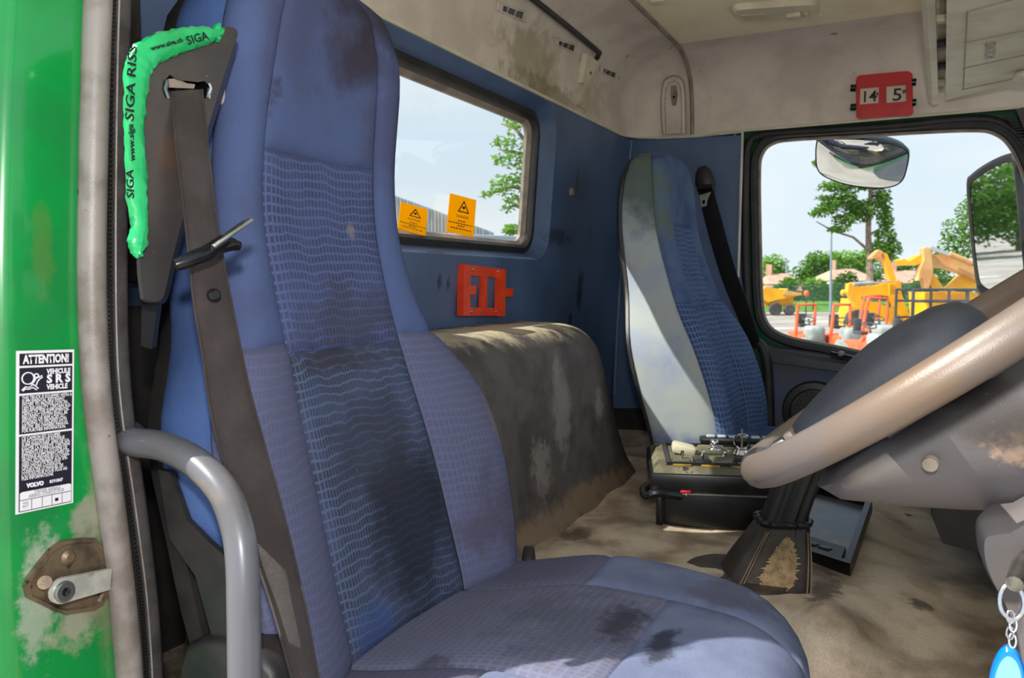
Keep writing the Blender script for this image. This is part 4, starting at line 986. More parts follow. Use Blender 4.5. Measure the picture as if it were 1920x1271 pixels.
# ---------------- orange bracket on the rear wall
ob = thing('orange_bracket', 'orange plastic holder plate with two windows screwed to rear wall', 'bracket', on_x(905, 590, xr(-.02)))
def WX(px, py, d): z = -.02; return on_x(px, py, xr(z) + d)
out_ = [(874, 496), (948, 505), (946, 592), (870, 592)]
h1 = [(883, 516), (904, 518), (903, 577), (882, 576)]; h2 = [(914, 519), (935, 521), (933, 577), (913, 577)]
g = B(); g.plate([WX(*p, .010) for p in out_], [[WX(*p, .010) for p in h1], [WX(*p, .010) for p in h2]], (-.008, 0, 0)); g.done('plate', m_orange, ob)
for q in (((870, 495), (881, 497), (880, 592), (869, 592)), ((940, 504), (949, 505), (947, 593), (938, 593))):
    g = B(); g.plate([WX(*p, .018) for p in q], (), (-.017, 0, 0)); g.done('side_rail', m_orange, ob)
g = B(); g.plate([WX(*p, .016) for p in ((946, 540), (962, 540), (962, 556), (946, 556))], (), (-.008, 0, 0)); g.done('tab', m_orange, ob)
g = B(); g.plate([WX(*p, .0135) for p in ((878, 535), (893, 536), (892, 553), (878, 552))], (), (-.008, 0, 0)); g.done('tab', m_orange, ob)
for p in ((887, 505), (934, 509), (884, 584), (931, 584)):
    g = B(); g.lathe([(0, .003), (.0035, .0025), (.0045, 0)], WX(*p, .010), (1, 0, 0), 10); g.done('screw', m_steel, ob)
text('0°', .008, WX(905, 511, .0105), (0, 1, 0), (0, 0, 1), m_ink_grey, ob); text('0°', .008, WX(900, 588, .0105), (0, 1, 0), (0, 0, 1), m_ink_grey, ob)

# ---------------- red height indicator on the side header
hi_ = thing('height_indicator', 'red plastic height indicator box reading fourteen five on cream header', 'indicator box', on_y(1658, 218, 2.63))
YH = 2.628
oq = [(1606, 145), (1612, 141), (1702, 133), (1709, 137), (1711, 210), (1706, 216), (1614, 222), (1607, 218)]
w1 = [(1613, 166), (1648, 163), (1647, 193), (1612, 196)]; w2 = [(1662, 162), (1698, 159), (1699, 190), (1662, 193)]
g = B(); g.plate([on_y(*p, YH) for p in oq], [[on_y(*p, YH) for p in w1], [on_y(*p, YH) for p in w2]], (0, .024, 0)); g.done('case', m_red, hi_)
g = B(); g.ring([[on_y(*p, y) for p in [(1658 + (a - 1658) * k_, 178 + (b_ - 178) * k_) for a, b_ in oq]] for k_, y in ((1.03, YH + .012), (1.03, YH + .022), (.98, YH + .022), (.98, YH + .012))]); g.done('base_flange', m_red, hi_)
for q in (((1609, 152), (1700, 143), (1700, 150), (1609, 158)), ((1611, 206), (1704, 200), (1704, 208), (1611, 213))):
    g = B(); g.plate([on_y(*p, YH - .004) for p in q], (), (0, .006, 0)); g.done('ridge', m_red, hi_)
for q in (w1, w2):
    g = B(); g.plate([on_y(*p, YH + .006) for p in q], (), (0, .004, 0)); g.done('number_card', m_ivory, hi_)
def pr(s, a, b_, size, Y, m, par): A, B_ = on_y(*a, Y), on_y(*b_, Y); return text(s, size, A, B_ - A, (0, 0, 1), m, par, width=(B_ - A).length, bold=.0006)
pr("14", (1614, 192), (1638, 190), .046, YH + .004, m_ink, hi_); pr("'", (1642, 192), (1645, 192), .04, YH + .004, m_ink, hi_)
pr("5", (1672, 189), (1689, 188), .050, YH + .004, m_ink, hi_); pr('"', (1691, 188), (1697, 187), .04, YH + .004, m_ink, hi_)
for p, wd in (((1600, 165), 1), ((1600, 201), 1), ((1713, 154), 1), ((1713, 192), 1)):
    g = B(); g.cyl(on_y(p[0] - 5, p[1], YH + .012), on_y(p[0] + 5, p[1], YH + .012), .0105, 12); g.done('knob', m_gloss_black, hi_)
for p in ((1617, 145), (1697, 137), (1617, 219), (1697, 213)):
    g = B(); g.lathe([(0, .004), (.004, .004), (.006, 0)], on_y(*p, YH + .012), (0, -1, 0), 10); g.done('screw', m_gloss_black, hi_)

# ---------------- dome lamp
dlm = thing('dome_lamp', 'flat cream interior dome lamp with switch on the ceiling', 'lamp', on_z(1455, 25, .73))
dl_ = [on_z(*p, .722) for p in cr2] if False else [on_z(*p, .720) for p in ((1372, 24), (1376, 17), (1400, 14), (1500, 7), (1528, 7), (1536, 14), (1536, 26), (1526, 31), (1490, 36), (1400, 41), (1386, 39))]
dll = cr(dl_, 3, True); dc = sum(dll, Vector()) / len(dll)
g = B(); g.loft([[p + Vector((0, 0, .02)) for p in dll], [p + Vector((0, 0, .002)) for p in dll], [dc + (p - dc) * .95 + Vector((0, 0, -.004)) for p in dll], [dc + (p - dc) * .85 + Vector((0, 0, -.003)) for p in dll]]); g.done('housing', m_cream_hard, dlm)
g = B(); g.plate([on_z(*p, .7145) for p in ((1386, 30), (1434, 27), (1437, 38), (1398, 40))], (), (0, 0, .003)); g.done('lens', m_lens, dlm)
g = B(); g.box(on_z(1488, 30, .712), (.04, .03, .012), None, .004); g.done('switch', m_cream_hard, dlm)
g = B(); g.sphere(on_z(1511, 26, .714), (.012, .012, .007)); g.done('map_light', m_lens, dlm)
g = B(); g.lathe([(.0, -.004), (.018, -.002), (.022, .004)], on_z(1232, 5, .727), (0, 0, 1), 18); cp = g.done('ceiling_plug', m_cream_hard); tag(cp, 'small round cream plug in the ceiling beside the seam', 'plug')

# ---------------- overhead console
oc = thing('overhead_console', 'cream overhead console unit hanging at the roof front, panel ajar', 'console', on_z(1800, 180, .5))
def CZ(px, py, z=.5): return on_z(px, py, z)
nr = [CZ(1773, 188), CZ(2040, 118), CZ(2040, -260), CZ(1776, -130)]
g = B(); g.plate(nr, (), (0, 0, .14)); g.done('lower_panel', m_cream_hard, oc)
a0, a1 = CZ(1752, 192, .497), CZ(1736, -140, .54)
g = B(); n_ = Vector((-.018, 0, 0)); 
g.loft([[p + Vector((dx, 0, dz)) for dx, dz in ((.010, -.004), (-.004, -.006), (-.014, .004), (-.030, .20), (-.012, .20), (.010, .01))] for p in (a0, a0.lerp(a1, .3), a0.lerp(a1, .6), a1)]); g.done('rear_flap', m_cream_hard, oc, smooth=30)
for t in (.10, .24, .40, .55, .68):
    p = a0.lerp(a1, t) + Vector((.018, 0, .022)); g = B(); g.box(p, (.030, .022, .016), None, .003); g.done('clip', m_black if t in (.24, .40) else m_cream_hard, oc)
g = B(); p = [a0 + Vector((.012, 0, .012)), a1 + Vector((.012, 0, .012))]; g.box((p[0] + p[1]) / 2 + Vector((.012, 0, .03)), (.022, (p[1] - p[0]).length, .02), frame3((1, 0, 0), p[1] - p[0])); g.done('gap_liner', m_cream, oc)
for q in (((1812, 22), (1925, -8)), ((1808, 80), (1925, 56)), ((1806, 128), (1925, 102)), ((1804, 168), (1925, 142))):
    g = B(); g.tube([CZ(*q[0], .4995), CZ(*q[1], .4995)], .0016, 6); g.done('panel_groove', m_groove, oc)
g = B(); g.tube([CZ(1806, 168, .4995), CZ(1814, 20, .4995)], .0016, 6); g.done('panel_groove', m_groove, oc)
A_, B2 = CZ(1866, 110, .4985), CZ(1868, 78, .4985); text('VOLVO', .030, A_, B2 - A_, Vector((0, 0, -1)).cross(B2 - A_), m_ink_grey, oc, width=(B2 - A_).length * 1.0)
g = B(); g.sphere(CZ(1916, 143, .488), (.02, .03, .012)); g.done('lamp_knob', m_cream_hard, oc)

# ---------------- black switch box on the tunnel
RB = rotz(math.radians(19)); bo_ = Vector((-.487, 1.640, hfl(-.40, 1.8) - .004))
cb = thing('control_box', 'black switch control box with toggle panel on the tunnel mat', 'control box', bo_)
def CB(x, y, z): return bo_ + RB @ Vector((x, y * .80, z))
g = B(); g.box(CB(.150, .16, .042), (.275, .248, .084), RB, .006); g.done('case', m_dusty_black, cb)
g = B(); g.box(CB(.142, .165, .100), (.316, .288, .040), RB, .005); g.done('lid_rim', m_dusty_black, cb)
lid = [[CB(-.018 + .19 * 0 + x, y, z) for x, y in ((0, -.015), (.385, -.015), (.385, .345), (0, .345))] for z in (.116,)]
g = B(); g.loft([[CB(x, y, .115) for x, y in ((-.014, -.012), (.298, -.012), (.298, .342), (-.014, .342))], [CB(x, y, .131) for x, y in ((.004, .004), (.28, .004), (.28, .326), (.004, .326))]]); g.done('top_panel', m_box_top, cb, smooth=20)
g = B(); g.box(CB(.142, -.012, .079), (.29, .012, .004), RB); g.done('lid_line', m_steel, cb)
g = B(); g.ring([[CB(.142 + (x - .142) * k_, .165 + (y - .165) * k_, z) for x, y in ((.02, .03), (.264, .03), (.264, .30), (.02, .30))] for k_, z in ((1, .130), (1, .138), (.94, .138), (.94, .130))]); g.done('panel_rim', m_dusty_black, cb)
for i in range(5):
    x = .052 + .045 * i
    g = B(); g.box(CB(x, .075, .135), (.036, .055, .010), RB, .002); sw = g.done('switch_bezel', m_dusty_black if i % 2 else m_box_top, cb)
    g = B(); g.cyl(CB(x, .075, .138), CB(x + .004, .070, .156), .0035, 8); g.done('toggle', m_chrome, sw)
for i in range(4):
    g = B(); g.box(CB(.052 + .06 * i, .022, .133), (.038, .010, .003), RB); g.done('warning_strip', pm('strip_yellow', S(176, 142, 50), .6, var=S(96, 84, 50), vs=30) if i == 0 else MATS['strip_yellow'], cb)
g = B(); g.box(CB(.065, .20, .140), (.052, .06, .02), RB @ Matrix.Rotation(.2, 3, 'Y'), .006); g.done('rocker_cover', m_cream_hard, cb)
g = B(); g.box(CB(.130, .215, .136), (.06, .07, .012), RB, .004); g.done('lamp_panel', m_box_top, cb)
g = B(); g.box(CB(.245, .22, .138), (.05, .06, .016), RB, .004); g.done('rocker_cover', m_gr_m, cb)
for x, y, rr in ((.135, .20, .012), (.195, .19, .017)):
    c = CB(x, y, .142); g = B(); g.lathe([(.0, .012), (.014, .010), (.020, 0)], c - Vector((0, 0, .008)), (0, 0, 1), 16); kn = g.done('knob_base', m_chrome, cb)
    if rr > .015:
        g = B(); g.tube([c + RB @ Vector((math.cos(a) * rr, 0, .02 + math.sin(a) * rr)) for a in np.linspace(0, 2 * PI, 20, endpoint=False)], .0022, 6, True); g.done('key_ring', m_chrome, kn)
        g = B(); g.cyl(c, c + Vector((0, 0, .048)), .0022, 8); g.done('stem', m_beige_bead, kn)
    else:
        g = B(); g.sphere(c + Vector((0, 0, .012)), .011); g.done('clear_cap', m_chrome, kn)
g = B(); g.tube(cr([CB(-.018, .01, .09), CB(-.03, -.005, .082), CB(-.024, -.02, .072), CB(-.005, -.022, .08), CB(.02, -.018, .078), CB(.05, -.016, .074)], 4), .009, 8); g.done('cable_bundle', m_gloss_black, cb)
g = B(); g.box(CB(.058, -.017, .083), (.022, .006, .006), RB, .001); g.done('red_tab', m_red, cb, label='red tab')
g = B(); g.box(CB(.005, .0, .035), (.014, .014, .075), RB, .003); g.done('bracket_leg', m_dusty_black, cb)
g = B(); g.sphere(CB(.06, -.016, .077), .0045); g.done('screw', m_steel, cb)
# keyboard-like strip behind the box
g = B()
ks = thing('handset', 'black remote handset with pale buttons lying behind the switch box', 'handset', CB(.20, .31, .134))
g = B(); g.box(CB(.20, .312, .1455), (.18, .034, .016), RB, .005); g.done('shell', m_dusty_black, ks)
for i in range(6):
    g = B(); g.box(CB(.135 + .026 * i, .306, .155), (.020, .016, .006), RB, .002); g.done('button', m_metal_wall, ks)

# ---------------- gear lever with leather gaiter
gl_ = thing('gear_lever', 'black leather gear lever gaiter with worn tan patch on tunnel', 'gear lever', (-.243, 1.47, -.53))
Gb = Vector((-.236, 1.425, -.53)); Gt = Vector((-.208, 1.482, -.428))
GM = rotz(math.radians(24))
def gsec(t):
    c = Gb.lerp(Gt, t); s_ = 1 - .46 * t + .03 * math.sin(PI * t); o_ = []
    for i in range(64):
        a = 2 * PI * i / 64; ca, sa = math.cos(a), math.sin(a); k_ = (abs(ca) ** 4 + abs(sa) ** 4) ** (-1 / 4)
        w_ = 1 + (.045 * math.sin(11 * a + 5 * t) + .03 * math.sin(17 * a)) * t ** 4
        o_.append(c + GM @ Vector((ca * k_ * .078 * s_ * w_, sa * k_ * .070 * s_ * w_, 0)))
    return o_
g = B(); g.loft([gsec(t) for t in np.linspace(0, 1, 22)]); g.done('gaiter', m_leather, gl_, smooth=50)
def gface(u, t, d=.0):                      # point on the camera-facing side of the gaiter
    c = Gb.lerp(Gt, t); s_ = 1 - .46 * t + .03 * math.sin(PI * t); return c + GM @ Vector((u * .078 * s_, -.070 * s_ * (1.0) - d, 0))
random.seed(5); N_ = 110; sp_ = []
for i in range(N_):
    a = 2 * PI * i / N_; ca, sa = math.cos(a), math.sin(a)
    w_ = .40 - .10 * sa                          # narrower towards the top
    k_ = 1.0 + (random.uniform(.05, .42) if i % 2 else random.uniform(-.18, .0)) * (abs(ca) ** .5)
    sp_.append((ca * w_ * k_ + .04, .48 + sa * .39 * (1 + random.uniform(-.05, .05))))
g = B(); g.loft([[gface(.04 + (u - .04) * k_, .48 + (t - .48) * k_, .0026) for u, t in sp_] for k_ in (.03, .35, .7, 1.0)], True, True, False); g.done('worn_patch', m_worn, gl_, label='worn tan leather patch')
for u in (-.80, -.72, .76, .84):
    g = B(); g.tube([gface(u, t, .001) for t in np.linspace(.04, .93, 12)], .0011, 5); g.done('stitch_line', m_stitch, gl_)
g = B(); g.tube([Gt + (p - Gt) * 1.0 + Vector((0, 0, .004)) for p in gsec(1.0)], .006, 8, True); g.done('collar_ring', m_black_pl, gl_)
g = B(); g.loft([[p + (Gt - Gb).normalized() * h for p in [Gt + (q - Gt) * k_ for q in gsec(1.0)]] for k_, h in ((.90, -.01), (.86, .02), (.86, .05), (.90, .08), (.94, .11), (.94, .13), (.8, .145))]); g.done('lever_shaft', m_black_pl, gl_, smooth=50)
g = B(); g.lathe([(.088, -.02), (.104, .0), (.096, .014), (.07, .018)], Gb + Vector((-.035, .0, .004)), (0, 0, 1), 28); g.done('base_collar', m_leather, gl_)

# ---------------- black-framed tray on the mat
Tb = Vector((-.098, 1.556, hfl(-.12, 1.62) + .006)); tb = Vector((-.86, .40, .03)).normalized() * .205; tr_ = Vector((.020, .32, .046))
tn = tb.cross(tr_).normalized(); tn = tn if tn.z > 0 else -tn
ty = thing('cubby_tray', 'shallow black framed storage tray with blue dusty base beside gear lever', 'tray', Tb)
def TP(u, v, d=0): return Tb + tb * u + tr_ * v + tn * d
rect = lambda u0, u1, v0, v1, d: [TP(u0, v0, d), TP(u1, v0, d), TP(u1, v1, d), TP(u0, v1, d)]
g = B(); g.ring([rect(0, 1, 0, 1, -.012), rect(0, 1, 0, 1, .018), rect(.06, .94, .035, .965, .018), rect(.085, .915, .05, .95, -.002)]); g.done('frame', m_dusty_black, ty, smooth=25)
g = B(); g.plate(rect(.06, .94, .03, .97, .002)); g.done('base', m_tray_glass, ty)
g = B(); g.loft([[TP(u, .05, .002), TP(u, .05, .014), TP(u, .22, .012), TP(u, .24, .002)] for u in (.10, .90)]); g.done('lower_lip', m_black_pl, ty, smooth=20)
for u in (.28, .42, .62, .80):
    g = B(); g.box(TP(u, .12, .0135), (.024, .014, .003), frame3(tb, tr_), .001); g.done('button', m_dusty_black, ty)
g = B(); g.box(TP(.78, .19, .0135), (.05, .007, .002), frame3(tb, tr_)); g.done('tag', m_beige_bead, ty)

# ---------------- steering wheel
sw = thing('steering_wheel', 'worn grey-brown steering wheel with dark airbag hub at right', 'steering wheel', (.02, .857, -.13))
WC = Vector((.020, .857, -.065)); WR = .205; WA = .645
e1 = Vector((0, 1, 0)); e2 = Vector((math.cos(WA), 0, math.sin(WA))); wn = e2.cross(e1).normalized(); wn = wn if wn.z > 0 else -wn
def WP(a, b_, d=0): return WC + e1 * a + e2 * b_ + wn * d
g = B(); loops = []
for i in range(72):
    t = 2 * PI * i / 72; c = WP(math.sin(t) * WR, math.cos(t) * WR); rd = (e1 * math.sin(t) + e2 * math.cos(t)); l = []
    for j in range(14):
        a = 2 * PI * j / 14; fing = .0008 * math.sin(t * 36) * max(0, -math.sin(a)) 
        l.append(c + rd * math.cos(a) * (.0158) + wn * math.sin(a) * (.0172 + fing))
    loops.append(l)
g.ring(loops); g.done('rim', m_rim, sw, smooth=80)
# hub pad: rounded slab, longer along e2
def pad(k_, d, L_=.104, W_=.075):
    o_ = []
    for i in range(40):
        a = 2 * PI * i / 40; ca, sa = math.cos(a), math.sin(a); q = (abs(ca) ** 3.2 + abs(sa) ** 3.2) ** (-1 / 3.2)
        b_ = sa * q * L_ * k_ - .056; hs = min(1, max(0, (b_ + .175) / .15)); hs = .5 + .5 * hs * hs * (3 - 2 * hs)
        o_.append(WP(ca * q * W_ * k_, b_, d * hs if d > 0 else d))
    return o_
g = B(); g.loft([pad(.96, -.03), pad(1.0, -.012), pad(1.0, .012), pad(.97, .022), pad(.90, .032), pad(.7, .040), pad(.4, .043), pad(.1, .044)]); hub = g.done('airbag_hub', m_pad, sw, smooth=60)
g = B(); g.tube([WP(a, b_, d) for a, b_, d in ((-.0755, -.085, -.008), (-.0755, -.085, .004), (-.070, -.085, .014), (-.05, -.085, .019))], .0014, 6); g.done('parting_line', m_beige_bead, hub)
g = B(); g.plate([WP(-.0765, b_, d) for b_, d in ((-.145, -.008), (-.09, -.008), (-.09, .003), (-.14, .0))], (), tuple(e1 * .004)); g.done('textured_side', m_dash, hub)
for sx, sy in ((-1, -.35), (1, -.35), (-1, .28), (1, .28), (0, -1.0)):
    g = B(); a = WP(sx * .066, sy * .09 - .03, -.014); c = WP(sx * WR * .93, sy * .13 if sx else -WR * .95, -.008 if sx else -.002)
    ax = (c - a).normalized(); sdv = wn.cross(ax).normalized()
    g.loft([[p + sdv * u * w_ + wn * v * h_ for u, v in ((-1, -1), (1, -1), (1.15, 0), (1, 1), (-1, 1), (-1.15, 0))] for p, w_, h_ in ((a, .026, .012), (a.lerp(c, .5), .018, .010), (c, .016, .011))]); g.done('spoke', m_pad, sw, smooth=40)
g = B(); g.box(WP(-.046, -.166, .004), (.026, .018, .020), frame3(e1, e2), .004); g.done('horn_button', m_steel, sw)
g = B(); g.box(WP(-.046, -.152, .005), (.030, .010, .022), frame3(e1, e2), .003); g.done('button_bezel', m_beige_bead, sw)

# ---------------- steering column and cowl
scn_ = thing('cowling', 'dusty grey moulded steering column cowl below the steering wheel', 'cowling', (.2, .85, -.5))
CW = WP(0, .03, -.075)
def cow(l_, r_, w_, d):
    o_ = []
    for i in range(40):
        a = 2 * PI * i / 40; ca, sa = math.cos(a), math.sin(a); q = (abs(ca) ** 2.4 + abs(sa) ** 2.4) ** (-1 / 2.4)
        o_.append(WP(ca * q * w_, (l_ + r_) / 2 + sa * q * (r_ - l_) / 2, d))
    return o_
g = B(); g.loft([cow(-.10, .16, .06, -.030), cow(-.15, .20, .085, -.034), cow(-.168, .23, .096, -.046), cow(-.158, .24, .098, -.066), cow(-.118, .25, .096, -.096), cow(-.07, .25, .09, -.128), cow(-.02, .25, .078, -.158), cow(.05, .24, .06, -.185), cow(.10, .2, .03, -.2)]); g.done('cowl', m_shroud, scn_, smooth=60)
g = B(); hp_ = None
g.lathe([(.0, .001), (.0062, .001), (.0070, -.004)], on_y(1744, 871, .757), (-.1, -1, -.25), 18); g.done('plug', m_beige_bead, scn_)
g = B(); g.tube([WP(0, .10, -.12), WP(0, .16, -.30), WP(0, .2, -.55)], [.06, .055, .05], 16); g.done('column_tube', m_black_pl, scn_)
# lower knee cover with ignition lock
kn_ = [(1832, 985), (1850, 972), (1890, 966), (1990, 950), (1990, 1330), (1930, 1300), (1908, 1200), (1880, 1130), (1850, 1075), (1834, 1030)]
kl = cr([on_y(*p, .74) for p in kn_], 3, True); kc = sum(kl, Vector()) / len(kl)
g = B(); g.loft([[p + Vector((.02, .10, 0)) for p in kl], [p + Vector((0, .015, 0)) for p in kl], [kc + (p - kc) * .96 + Vector((0, 0, 0)) for p in kl], [kc + (p - kc) * .8 + Vector((0, -.012, 0)) for p in kl]]); g.done('knee_cover', m_shroud, scn_, smooth=50)

# ---------------- ignition key, ring and fob
ky = thing('ignition_key', 'metal ignition key with ring and oval blue fob hanging below', 'key', on_y(1890, 1270, .66))
YK = .66
g = B(); g.tube([on_y(1932, 1045, YK + .06), on_y(1915, 1062, YK + .03), on_y(1902, 1095, YK), on_y(1900, 1102, YK)], [.007, .007, .006, .002], 12); g.done('key_head', m_steel, ky)
g = B(); kc_ = on_y(1897, 1128, YK); g.tube([kc_ + Vector((math.cos(a) * .0075, math.sin(a) * .004, math.sin(a) * .0115)) for a in np.linspace(0, 2 * PI, 20, endpoint=False)], .0016, 8, True); g.done('split_ring', m_chrome, ky)
for i in range(4):
    c = on_y(1895 - i * .6 + (i % 2) * 5, 1156 + 15 * i, YK - .004)
    g = B(); g.tube([c + Vector((math.cos(a) * .0022, (.002 if i % 2 else .0005) * math.sin(a), math.sin(a) * .0046)) for a in np.linspace(0, 2 * PI, 12, endpoint=False)], .0009, 6, True); g.done('chain_link', m_chrome, ky)
fo = [on_y(*p, YK - .008) for p in ((1892, 1214), (1908, 1224), (1920, 1250), (1924, 1285), (1918, 1325), (1896, 1350), (1872, 1340), (1856, 1305), (1857, 1268), (1868, 1235), (1880, 1219))]
fol = cr(fo, 3, True); fc = sum(fol, Vector()) / len(fol)
g = B(); g.loft([[fc + (p - fc) * .94 + Vector((0, .008, 0)) for p in fol], [p + Vector((0, .006, 0)) for p in fol], [p + Vector((0, .001, 0)) for p in fol], [fc + (p - fc) * .9 - Vector((0, .001, 0)) for p in fol]]); fb_ = g.done('fob', m_fob, ky)
g = B(); g.plate([fc + (p - fc) * .74 + Vector((0, -.0016, 0)) for p in fol], (), (0, .001, 0)); g.done('fob_insert', m_fob_l, fb_)

# ---------------- dashboard
db = thing('dashboard', 'dark blue-grey dashboard at the front of the cab behind steering wheel', 'dashboard', (.45, 1.5, -.9))
def dprof(y):
    f_ = 0.0 if y < 1.55 else min(1, (y - 1.55) / .25)
    xf = .30 - .20 * f_
    zt_ = -.045 - .035 * f_
    return [Vector((xf + .06, y, -.62)), Vector((xf, y, -.50)), Vector((xf - .02, y, -.30)), Vector((xf - .01, y, zt_ - .10)), Vector((xf + .01, y, zt_ - .03)), Vector((xf + .05, y, zt_)), Vector((xf + .2, y, zt_ + .006)), Vector((.78, y, zt_ - .04)), Vector((.78, y, -.62))]
g = B(); g.loft([dprof(y) for y in (.5, .56, .9, 1.3, 1.55, 1.62, 1.70, 1.8, 2.1, 2.4, 2.55, 2.63)]); g.done('main_panel', m_dash, db, smooth=40)
g = B(); q = [on_y(*p, 2.2) for p in ((1766, 606), (1770, 592), (1788, 575), (1812, 570), (1870, 570), (1960, 572), (1960, 640), (1766, 640))]; g.plate(q, (), (0, .30, 0)); g.done('corner_pod', m_black_pl, db, smooth=40)
g = B(); g.tube(cr([on_y(*p, 2.195) for p in ((1783, 602), (1796, 588), (1812, 580), (1870, 578))], 4), .003, 6); g.done('pod_piping', m_steel, db)
# low black block added for the shadow under the hub
g = B(); g.loft([[Vector((x, y, z)) for x, z in ((.05, -.47), (.03, -.42), (.05, -.36), (.18, -.36), (.22, -.50))] for y in (1.62, 1.66, 2.0, 2.04)]); g.done('shadow_block', m_black_pl, db, smooth=30)
g = B(); g.loft([[WP(x, y, d) for x, y in ((-.16, .26), (.16, .26), (.16, .36), (-.16, .36))] for d in (-.10, -.0)]); g.done('instrument_hood', m_dash, db, smooth=30)

# ---------------- red belt buckle
bk_ = thing('belt_buckle', 'small black belt buckle with red button behind the seat cushion', 'buckle', on_x(998, 1062, -.52))
p = on_x(992, 1052, -.535)
g = B(); g.box(p, (.018, .03, .045), rotz(.3) @ Matrix.Rotation(.6, 3, 'X'), .005); g.done('body', m_black_pl, bk_)
g = B(); g.box(on_x(1003, 1059, -.525), (.012, .014, .010), rotz(.3) @ Matrix.Rotation(.6, 3, 'X'), .003); g.done('release_button', m_red, bk_, label='red release button')

# =================================================================== OUTSIDE, NEAR
# exterior mirrors on the passenger side
em = thing('exterior_mirror', 'tall black exterior side mirror seen through the passenger window', 'mirror', deep(1850, 555, 2.75))
mo = [(1812, 345), (1822, 326), (1850, 306), (1884, 290), (1902, 292), (1908, 340), (1918, 440), (1926, 520), (1922, 556), (1870, 562), (1838, 550), (1828, 520), (1818, 430)]
def EM(px, py, dd=0): 
    # mirror plane turned towards the driver and the rear
    r = ray(px, py); n = Vector((-.722, -.690, -.045)).normalized(); p0_ = ray(1865, 430) * 2.72
    return r * (p0_.dot(n) / r.dot(n)) - n * dd
ml = cr([EM(*p) for p in mo], 4, True); mc = sum(ml, Vector()) / len(ml); mn = Vector((-.722, -.690, -.045)).normalized()
g = B(); g.loft([[p for p in ml], [mc + (p - mc) * 1.02 - mn * .02 for p in ml], [mc + (p - mc) * .85 - mn * .08 for p in ml]], True, False, True)
inn = [mc + (p - mc) * .88 + mn * .0 for p in ml]
g.loft([ml, [p + mn * .004 for p in [mc + (q - mc) * .95 for q in ml]], inn], True, False, False); g.done('mirror_shell', m_black_pl, em, smooth=35)
g = B(); g.plate([p - mn * .002 for p in inn]); g.done('mirror_glass', m_mirror, em)
g = B(); a = EM(1925, 480, .05); g.tube([a, a + Vector((.10, -.10, .0)), a + Vector((.16, -.24, -.02))], .018, 10); g.done('mount_arm', m_black_pl, em)
g = B(); a = EM(1905, 310, .05); g.tube([a, a + Vector((.10, -.10, .02)), a + Vector((.18, -.24, .02))], .018, 10); g.done('mount_arm', m_black_pl, em)
km = thing('kerb_mirror', 'wide rounded kerb-view mirror hanging above the passenger window outside', 'mirror', on_y(1615, 350, 2.92))
kp = [(1533, 268), (1540, 263), (1600, 262), (1660, 268), (1695, 280), (1702, 292), (1698, 318), (1690, 338), (1672, 349), (1640, 352), (1590, 346), (1550, 332), (1534, 316), (1531, 290)]
kn2 = Vector((-.05, -.72, -.69)).normalized(); kp0 = on_y(1615, 308, 2.93)
def KM(px, py): r = ray(px, py); return r * (kp0.dot(kn2) / r.dot(kn2))
kl2 = cr([KM(*p) for p in kp], 4, True); kc2 = sum(kl2, Vector()) / len(kl2)
g = B(); lps = []
for k_, h in ((1.0, 0), (.9, .006), (.7, .016), (.45, .024), (.2, .029), (.02, .030)): lps.append([kc2 + (p - kc2) * k_ + kn2 * h for p in kl2])
g.loft(lps, True, False, True); g.done('mirror_glass', m_mirror, km, smooth=80)
g = B(); g.loft([[kc2 + (p - kc2) * 1.03 + kn2 * .001 for p in kl2], [kc2 + (p - kc2) * 1.035 - kn2 * .012 for p in kl2], [kc2 + (p - kc2) * .9 - kn2 * .05 for p in kl2], [kc2 + (p - kc2) * .4 - kn2 * .07 for p in kl2]], True, False, True); g.done('mirror_shell', m_black_pl, km, smooth=60)
g = B(); g.tube([kc2 - kn2 * .05, Vector((kc2.x, 2.80, .56)), Vector((kc2.x, 2.72, .62))], .014, 10); g.done('mount_arm', m_black_pl, km)
# outer door skin of the cab below the window, for the mirrors to look at
g = B(); g.box((.1, 2.77, -.62), (1.6, .03, .72), None, .01); g.done('outer_skin', m_green, door)

# =================================================================== OUTSIDE, THE YARD
GZ = -ZC
def leaves(b_, centers, n, size, flat=.6):
    """scatter bent leaf blades in ellipsoid clumps"""
    tot = sum(c[1].x * c[1].z for c in centers)
    for c, r in centers:
        k_ = max(8, int(n * r.x * r.z / tot))
        for _ in range(k_):
            d = Vector((random.gauss(0, 1), random.gauss(0, 1), random.gauss(0, 1))).normalized() * (random.random() ** .45)
            p = c + Vector((d.x * r.x, d.y * r.y, d.z * r.z)); s_ = size * random.uniform(.6, 1.3)
            u = Vector((random.gauss(0, 1), random.gauss(0, 1), random.gauss(0, .5))).normalized(); v = u.cross(Vector((random.gauss(0, .5), random.gauss(0, .5), 1))).normalized()
            w_ = u.cross(v) * s_ * .18
            vs = [b_.bm.verts.new(q) for q in (p - u * s_ * .5, p + v * s_ * .26 - w_, p + u * s_ * .5, p - v * s_ * .26 - w_)]
            b_.face((vs[0], vs[1], vs[2])); b_.face((vs[0], vs[2], vs[3]))
def px_clumps(lst, d, thick=None):
    o_ = []
    for px, py, rx, ry in lst:
        s_ = d / FPX; o_.append((deep(px, py, d), Vector((rx * s_, (thick or rx) * s_, ry * s_))))
    return o_
